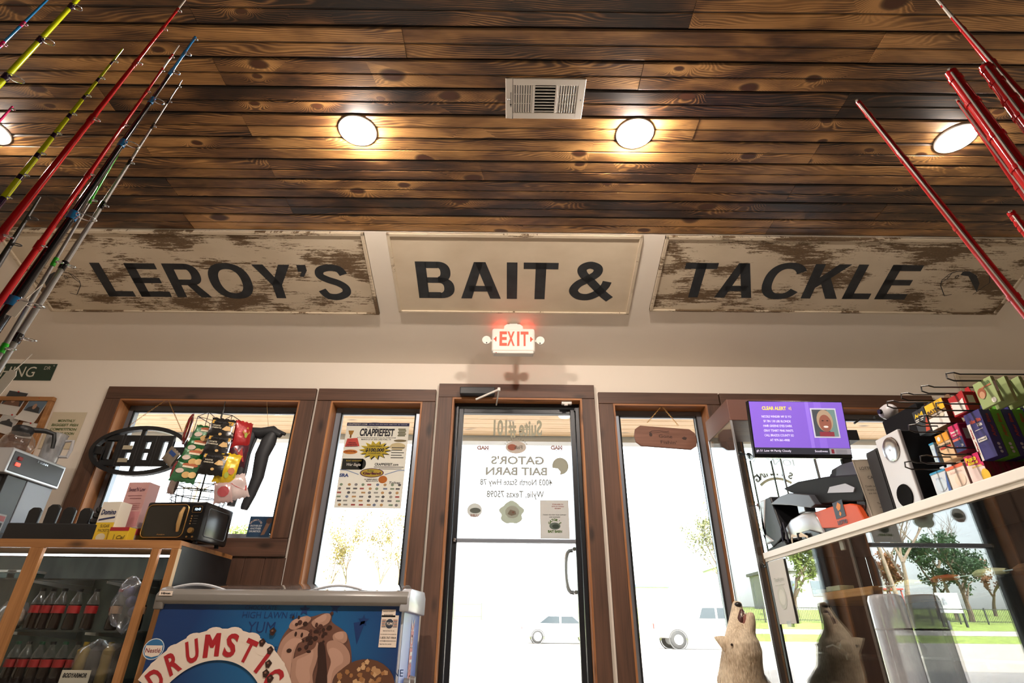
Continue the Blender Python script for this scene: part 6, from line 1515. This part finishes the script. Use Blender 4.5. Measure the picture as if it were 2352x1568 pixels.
rod('fishing_rod', 'slim red rod with white tip beside the blue tipped rod', (411, 104), (0, 692), RYL, .0022, .0085, [(0, .13, whtr), (.13, 1, redr)], [(.06, .35), (.13, .35), (.23, .4), (.38, .45), (.58, .5), (.83, .6)], LG, redr, gr=.009)
rod('fishing_rod', 'thick black rod with blue tip and blue wraps', (445, 90), (0, 738), RYL+.03, .0035, .0135, [(0, .17, blur), (.17, 1, blkr)], [(.0, .3), (.07, .6), (.155, .7), (.28, 1.0), (.45, 1.25), (.70, 1.6), (.95, 1.9)], LG, blur, gr=.014)
rod('fishing_rod', 'thin rod with bright green tip and grey lower part', (287, 328), (0, 812), RYL+.08, .0018, .0065, [(0, .33, grnr), (.33, .62, gryr), (.62, .64, grnr), (.64, 1, gryr)], [(.32, .6), (.62, .8), (.98, 1)], LG, grnr, gr=.010)
rod('fishing_rod', 'thin plain grey rod, rightmost of the left bunch', (418, 184), (0, 838), RYL+.12, .0018, .0095, [(0, 1, gryr)], [(.03, .3), (.10, .3), (.21, .3), (.36, .4), (.52, .5), (.72, .9), (.93, 1.4)], LG, blkr, gm=K['chrome'], gr=.012)
rod('fishing_rod', 'pink rod tip at the left edge beside the ceiling light', (24, 250), (-30, 310), RYL+.2, .003, .006, [(0, 1, pnkr)], [(.0, .6)], LG, pnkr, gr=.01)
# price tags on strings
for u, v, h_, lab in ((42, 705, .055, 'small white price tag on a string by the black rod'), (8, 880, .07, 'white price tag cut by the left picture edge')):
    c = PY(u, v, RYL+.02)
    t = thing('price_tag', lab, 'price tag', c, rot=(0, .25, .2), group='price tags on the rods')
    G().prism([(-.012, -h_/2), (.012, -h_/2), (.012, h_*.35), (.006, h_/2), (-.006, h_/2), (-.012, h_*.35)], -.0006, .0006, MXZ).build('card', K['paper'], t)
    G().tube([(0, 0, h_/2), (.004, 0, h_/2+.02), (.008, 0, h_/2+.05)], .0012, 4).build('string', K['paper'], t)
RG = 'red telescopic poles leaning at the right'
def pole(lab, tip, low, Y, r0, r1, extra=None, pieces=3):
    sg = [(i/pieces, (i+1)/pieces, redr) for i in range(pieces)]
    t = rod('fishing_pole', lab, tip, low, Y, r0, r1, sg if not extra else [(0, extra, whtr), (extra, 1, redr)], [], RG, cat='fishing pole')
    A = PY(*tip, Y); B = PY(*low, Y); d = (B-A).normalized(); n = d.cross(V(0, 1, 0)).normalized()
    off = -n*(r1*.75) if n.x > 0 else n*(r1*.75)
    off = V(-abs(off.x), -r1*.6, -abs(off.z))
    G().tube([A+d*.015+off, B+d*.4+off], [.003, .004], 6).build('tip_line', mat('b5b0aa', .25, .4), t, world=True, smooth=True)
    for k in (.08, .33, .66, .95):
        c = A.lerp(B, k); r_ = r0+(r1-r0)*k
        G().tube([c-d*.006, c+d*.006], [r_*1.14]*2, 12).build('ferrule', redr, t, world=True, smooth=True)
    G().ball(A+off, .005, 8).build('tip_eyelet', K['chrome'], t, world=True)
    return t
pole('red telescopic pole crossing the worn right board, first of the right bunch', (1971, 234), (2352, 712), 1.16, .008, .0125)
pole('red pole with long white tip reaching the top edge', (2152, -2), (2352, 232), 1.10, .004, .016, .2)
pole('thick red pole in front of the right ceiling light', (2184, 166), (2352, 398), 1.02, .0155, .019)
pole('thick red pole, upper of the two close to the right edge', (2262, 152), (2352, 272), .98, .015, .018)
pole('slim red pole with silver line beside the right ceiling light', (2200, 232), (2352, 440), 1.08, .004, .012)
pole('red pole just entering at the right edge over the worn board', (2322, 488), (2352, 528), 1.2, .009, .0105)
# ================================================================ outdoors
def strip(name, pts, m, x0=-95, x1=95):
    g = G()
    n = len(pts)
    v = [(x, y, z) for x in (x0, x1) for y, z in pts]
    g.add(v, [[i, i+1, n+i+1, n+i] for i in range(n-1)][::1])
    bm_ = g.build(name, m)
    me = bm_.data; bm = bmesh.new(); bm.from_mesh(me)
    for f_ in bm.faces:
        f_.normal_update()
        if f_.normal.z < 0: f_.normal_flip()
    bm.to_mesh(me); bm.free()
    return tag(bm_, kind='structure')
conc = mat('b3aca3', .85, var=.12, scale=.8); asph = mat('8f8a88', .9, var=.12, scale=1.5)
roadm = mat('b9b0a6', .9, var=.1, scale=.6, stretch=(.15, 1, 1)); grass = mat('86984a', .95, var=.3, scale=3, bump=.4)
strip('parking_lot', [(4.2, -.02), (14, .06)], asph)
strip('road', [(14, .06), (24, .15), (32, .22), (42, .57)], roadm)
strip('verge', [(42, .575), (43, .80), (45.5, 1.05)], grass)
strip('sidewalk', [(45.5, 1.06), (48, 1.42)], conc)
strip('lawn', [(48, 1.43), (52, 1.9), (70, 3.7), (110, 6.0)], grass)
# canopy over the pavement: boards, beam, lights, roof
sf = struct('canopy_soffit')
sfm = woodmat('soffit_pine', 'd8a468', 'f3d2a2', 0, .5, 20)
for i in range(15):
    p = G().bx(-7, 7, -.068, .068, 0, .02).build('soffit_board', sfm, sf, bevel=.003)
    p.location = (0, 4.27+i*.14, 2.745)
bm_ = G().bx(-7, 7, 6.34, 6.5, 2.69, 3.3).build('trim_beam', mat('cfcdc8', .6)); tag(bm_, kind='structure')
rf_ = G().bx(-7.2, 7.2, -5.2, 6.6, 3.3, 3.5).bx(-7.2, 7.2, 4.2, 6.4, 2.78, 3.3).build('roof', mat('6d6a66', .8)); tag(rf_, kind='structure')
for i, x in enumerate((-3.75, -2.05, -1.05, .55, 2.55)):
    t = thing('soffit_light', 'round recessed light in the outdoor soffit above the '+('left window', 'middle of the left window', 'poster window', 'door', 'right window')[i], 'ceiling light', (x, 5.35, 2.745), group='recessed lights in the soffit')
    G().lathe([(.075, 0), (.08, -.006), (.098, -.004), (.1, 0)], 20, caps=False).build('trim_ring', K['white'], t); G().lathe([(.0005, -.003), (.076, -.003)], 20, caps=False).build('lens', mat('fff0d8', .4, emit=25), t)
# ---------------------------------------------------------------- trees
bark, bark2 = mat('6d5d50', .9, var=.3, scale=6), mat('8a7a6a', .9, var=.25, scale=6)
def leafm(h_): return mat(h_, .7, var=.35, scale=2, trl=.3)
def tree(lab, base, H, seed, leaves=None, spread=.5, nleaf=1400, lsz=.16, tr=.16, lean=(0, 0), crown=.45, name='tree'):
    r = random.Random(seed); t = thing(name, lab, 'tree', base, group='trees across the road')
    g = G(); tips = []
    def br(p, d, L, rad, lev):
        n = 4; pts = [p]; q = p; dd = d
        for i in range(n):
            dd = (dd+V(r.uniform(-.18, .18), r.uniform(-.18, .18), r.uniform(-.05, .12))).normalized(); q = q+dd*L/n; pts.append(q)
        g.tube(pts, [rad*(1-.55*i/n) for i in range(n+1)], 6 if lev < 2 else 4)
        if lev >= 1: tips.extend(pts[2:])
        if lev < 4:
            for k in range(r.choice((2, 3, 3)) if lev else 4):
                at = pts[r.choice((2, 3, 4, 4))]; a = r.uniform(0, 6.28)
                nd_ = (dd*.9+V(math.cos(a)*spread*1.5, math.sin(a)*spread*1.5, r.uniform(.0, .5))).normalized()
                br(at, nd_, L*r.uniform(.55, .8), rad*.5, lev+1)
    br(V(0, 0, 0), V(lean[0], lean[1], 1).normalized(), H*crown, tr, 0)
    g.build('trunk', bark if leaves else bark2, t, smooth=True)
    if leaves:
        l = G()
        for i in range(nleaf):
            c = r.choice(tips)+V(r.gauss(0, .4), r.gauss(0, .4), r.gauss(0, .35))*H*.07
            a, b_ = V(r.gauss(0, 1), r.gauss(0, 1), r.gauss(0, 1)).normalized(), None
            b_ = a.orthogonal().normalized()*lsz*r.uniform(.5, 1); a = a*lsz*r.uniform(.5, 1)
            l.add([c-a, c+b_*.5, c+a, c-b_*.5], [(0, 1, 2, 3)])
        o = l.build('foliage', leafm(leaves), t); o['kind'] = 'stuff'
    return t
def gz(y):
    P_ = [(4.2, -.02), (14, .06), (24, .15), (32, .22), (42, .57), (45.5, 1.05), (48, 1.42), (52, 1.9), (70, 3.7), (110, 6.)]
    for a, b in zip(P_, P_[1:]):
        if y <= b[0]: return a[1]+(b[1]-a[1])*(y-a[0])/(b[0]-a[0])
    return 6.
def at(u, v, Y, refl=False):
    p = PY(u, v, Y); x = p.x if not refl else 2*(TX+.006)-p.x
    return V(x, Y, gz(Y)-.02)
lt_ = '5f6240'
tree('slender leafy tree seen through the display tower, left of three', at(1716, 1430, 58), 10, 1, lt_, .3, 1500, .22, .22, (-.1, 0))
tree('leafy tree seen through the display tower, in the middle', at(1738, 1430, 56), 11, 2, lt_, .3, 1600, .22, .25, (.1, 0))
tree('leafy tree seen just left of the counter end', at(1770, 1430, 60), 10, 3, lt_, .3, 1400, .22, .22, (.15, 0))
for i, (u, Y, s) in enumerate(((735, 62, 'leftmost'), (790, 66, 'second from left'), (850, 60, 'third from left'), (905, 66, 'nearest the door'))):
    tree('pale bare tree behind the freezer window, '+s, at(u, 1400, Y), 8.5, 20+i, '7a6c40', .35, 700, .18, .16)
# in line with the case glass reflection
tree('bare leaning tree beside the utility pole', at(2095, 1440, 50, True), 11, 31, None, .45, tr=.26, lean=(.1, 0))
tree('bare spreading tree behind the lawn sign', at(2200, 1420, 58, True), 10, 33, None, .5, tr=.2)
tree('dark evergreen behind the lawn sign', at(2235, 1430, 56, True), 8, 41, '3f5a3c', .6, 3200, .2, .25, crown=.4)
tree('dark evergreen left of the lawn sign', at(2165, 1430, 60, True), 7.5, 42, '46603f', .6, 3000, .2, .25, crown=.4)
tree('rusty leaved tree at the lawn\'s far edge', at(2050, 1420, 62, True), 6, 43, '9a6a4a', .6, 1800, .2, .2, crown=.4)
tree('olive leafed tree at the lawn\'s edge by the grey building', at(1830, 1420, 58, True), 7.5, 44, '7d8a4e', .45, 2200, .24, .25)
tree('rusty leaved tree beside the evergreens', at(2290, 1420, 64, True), 6, 45, '8a6248', .6, 1500, .2, .2, crown=.4)
# utility pole, fence, sign, posts
p = at(2090, 1450, 46.8, True)
t = thing('utility_pole', 'leaning wooden utility pole across the road', 'utility pole', p); G().tube([(0, 0, 0), (.9, 0, 11)], [.17, .12], 10).build('pole', bark2, t, smooth=True); G().box((.85, 0, 10.3), (2.4, .12, .14)).build('crossarm', bark2, t)
fn = thing('lawn_fence', 'low dark metal picket fence along the lawn', 'fence', (-30, 53, gz(53)))
fx0 = -60
fm_ = mat('3a3c3c', .5)
for i in range(25):
    p = G().box((0, 0, .65), (.09, .09, 1.3)).build('post', fm_, fn); p.location = (-30+i*2.4, 0, 0)
for z in (.2, 1.15): G().bx(-30, 27.6, -.02, .02, z, z+.05).build('rail', fm_, fn)
g = G()
for i in range(384): g.bx(-30+i*.15, -30+i*.15+.025, -.012, .012, .1, 1.25)
o = g.build('pickets', fm_, fn); o['kind'] = 'stuff'
p = at(2190, 1420, 50.5, True)
t = thing('lawn_sign', 'white two-post sign board standing on the lawn', 'sign', p)
for s_ in (-1, 1): G().box((s_*.95, 0, .8), (.14, .14, 1.9)).build('post', fm_, t)
G().box((0, -.05, 2.0), (1.9, .06, 1.2)).build('board', mat('c9ccd0', .5), t); G().box((0, -.05, 1.2), (1.9, .06, .25)).build('lower_board', mat('c9ccd0', .5), t)
pr = Print(frame((0, -.082, 2.0), (1, 0, 0), (0, 0, 1)), .002); pr.poly([(.1, -.3), (.6, -.35), (.5, .2), (.3, .35)], mat('8a8f98'), 1)
for k in range(3): pr.rect(-.8, -.1+.25*k, -.1, 0+.25*k, mat('a5a9b0'), 1)
pr.build('print', t)
t = thing('lawn_marker', 'small grey utility marker post on the lawn', 'post', at(2182, 1440, 48.6, True)); G().lathe([(.12, 0), (.11, .6), (.08, .68), (.0005, .7)], 10).build('post', mat('5f6266', .6), t)
# buildings far off
def building(lab, c, w, d_, h, wall, roof, nwin=4, wcol='6f7a86'):
    t = thing('building', lab, 'building', c)
    G().bx(-w/2, w/2, 0, d_, 0, h).build('wall', wall, t); G().bx(-w/2-.3, w/2+.3, -.3, d_+.3, h, h+.35).build('roof', roof, t)
    for i in range(nwin): G().bx(-w/2+w*(i+.25)/nwin, -w/2+w*(i+.75)/nwin, -.05, 0, h*.35, h*.75).build('window', mat(wcol, .2), t)
    G().bx(-.6, .6, -.06, 0, 0, 2.2).build('door', mat('5a5550', .5), t)
building('low white building with blue roof far across the road', at(1490, 1400, 84), 6, 8, 2.6, mat('b8b6b2', .7), mat('4f7fb0', .5))
building('grey metal building behind the trees at the right', at(1790, 1400, 74), 12, 8, 5, mat('a8a8ac', .6), mat('8a8a8e', .6), 3)
building('long grey building behind the lawn trees', at(1850, 1400, 76, True)+V(-4, 0, 0), 14, 8, 4.5, mat('9a9a9c', .6), mat('77777a', .6), 4)
t = thing('carport', 'red framed open shelter beyond the fence', 'shelter', at(2050, 1420, 66, True)); rm = mat('b0403c', .5)
for x in (-1.8, 1.8):
    for y in (0, 2): G().box((x, y, 1.2), (.1, .1, 2.4)).build('post', rm, t)
G().bx(-2, 2, -.2, 2.2, 2.4, 2.55).build('roof', rm, t)
# ---------------------------------------------------------------- vehicles
wheelm, rimm, glz = mat('1c1c1d', .8), mat('9a9c9f', .3, .6), mat('2c3338', .1)
def vehicle(name, lab, cat, loc, rz, prof, wins, wheels, paint, wdt=1.9, wr=.39, extra=()):
    t = thing(name, lab, cat, loc, rz)
    MX = Matrix(((1, 0, 0, 0), (0, 0, 1, 0), (0, 1, 0, 0), (0, 0, 0, 1)))
    G().prism(prof, -wdt/2, wdt/2, MX).build('body', paint, t, bevel=.05, smooth=True, seg=3)
    for w in wins:
        for s_ in (-1, 1): G().prism(w, s_*(wdt/2+.004)-.012, s_*(wdt/2+.004)+.012, MX).build('side_window', glz, t)
    for x in wheels:
        for s_ in (-1, 1):
            Mw = Matrix.Translation((x, s_*(wdt/2-.08), wr)) @ Matrix.Rotation(math.pi/2, 4, 'X')
            wh = G().lathe([(.2, -.11), (wr-.05, -.115), (wr, -.08), (wr, .08), (wr-.05, .115), (.2, .11)], 22, M=Mw).build('wheel', wheelm, t, smooth=True)
            G().lathe([(.0005, -.125), (.1, -.13), (.22, -.12), (.22, .12), (.1, .13), (.0005, .125)], 18, M=Mw).build('rim', rimm, wh, smooth=True)
            G().lathe([(wr+.07, -.03), (wr+.07, .03), (wr+.02, .03), (wr+.02, -.03), (wr+.07, -.03)], 22, M=Matrix.Translation((x, s_*(wdt/2), wr)) @ Matrix.Rotation(math.pi/2, 4, 'X'), caps=False).build('wheel_arch', mat('2a2a2b', .6), t)
    for n, m_, b in extra: G().bx(*b).build(n, m_, t, bevel=.02)
    return t
pk_ = [(-2.9, .55), (-2.9, 1.18), (-1.0, 1.22), (-.85, 1.25), (-.6, 1.88), (-.3, 1.93), (.9, 1.93), (1.15, 1.88), (1.75, 1.30), (2.75, 1.18), (2.95, .95), (2.95, .5), (2.2, .42), (-2.2, .45)]
tp = at(1590, 1490, 31); tp.z = gz(31)
tk = PY(1492, 1450, 31)
vehicle('pickup_truck', 'white pickup truck driving on the road beyond the right window', 'truck', (tk.x+2.9, 31, gz(31)+.02), 0, pk_, [[(-.62, 1.32), (-.42, 1.78), (.2, 1.8), (.2, 1.32)], [(.3, 1.32), (.3, 1.8), (.95, 1.78), (1.42, 1.34)]], (-1.75, 1.85), mat('97989a', .3),
        extra=(('rear_bumper', mat('55575a', .4), (-3.02, -2.88, -.9, .9, .5, .68)), ('tail_light', mat('a8201c', .3), (-2.92, -2.86, -.96, -.85, .85, 1.1)), ('front_bumper', mat('6a6c70', .4), (2.9, 3.05, -.9, .9, .45, .65)), ('bed_floor', mat('5a5a5c', .6), (-2.8, -1.05, -.85, .85, 1.19, 1.225))))
ck = PY(1275, 1450, 36)
vehicle('car', 'silver sedan passing on the road beyond the door', 'car', (ck.x+.4, 36, gz(36)+.02), 0, [(-2.3, .4), (-2.35, .85), (-1.6, .98), (-.9, 1.42), (.6, 1.42), (1.2, 1.0), (2.2, .85), (2.35, .5), (2.0, .32), (-2.0, .32)], [[(-1.35, 1.0), (-.85, 1.36), (-.2, 1.36), (-.2, 1.0)], [(-.1, 1.0), (-.1, 1.36), (.55, 1.36), (1.0, 1.0)]], (-1.45, 1.4), mat('b9bcc0', .3, .3), 1.75, .32,
        extra=(('head_light', mat('d8dce0', .2), (2.2, 2.34, -.8, -.5, .6, .72)), ('tail_light', mat('a8201c', .3), (-2.37, -2.3, -.85, -.6, .7, .85))))
b_ = PY(1682, 1430, 44)
t = thing('trash_bin', 'blue plastic bin on the verge right of the pickup', 'bin', (b_.x, 44, gz(44))); G().add([(-.28, -.28, 0), (.28, -.28, 0), (.28, .28, 0), (-.28, .28, 0), (-.35, -.35, 1.0), (.35, -.35, 1.0), (.35, .35, 1.0), (-.35, .35, 1.0)], [(3, 2, 1, 0), (4, 5, 6, 7), (0, 1, 5, 4), (1, 2, 6, 5), (2, 3, 7, 6), (3, 0, 4, 7)]).build('tub', mat('3a62b0', .5), t, bevel=.03); G().bx(-.38, .38, -.38, .38, 1.0, 1.08).build('lid', mat('355aa5', .5), t, bevel=.02)
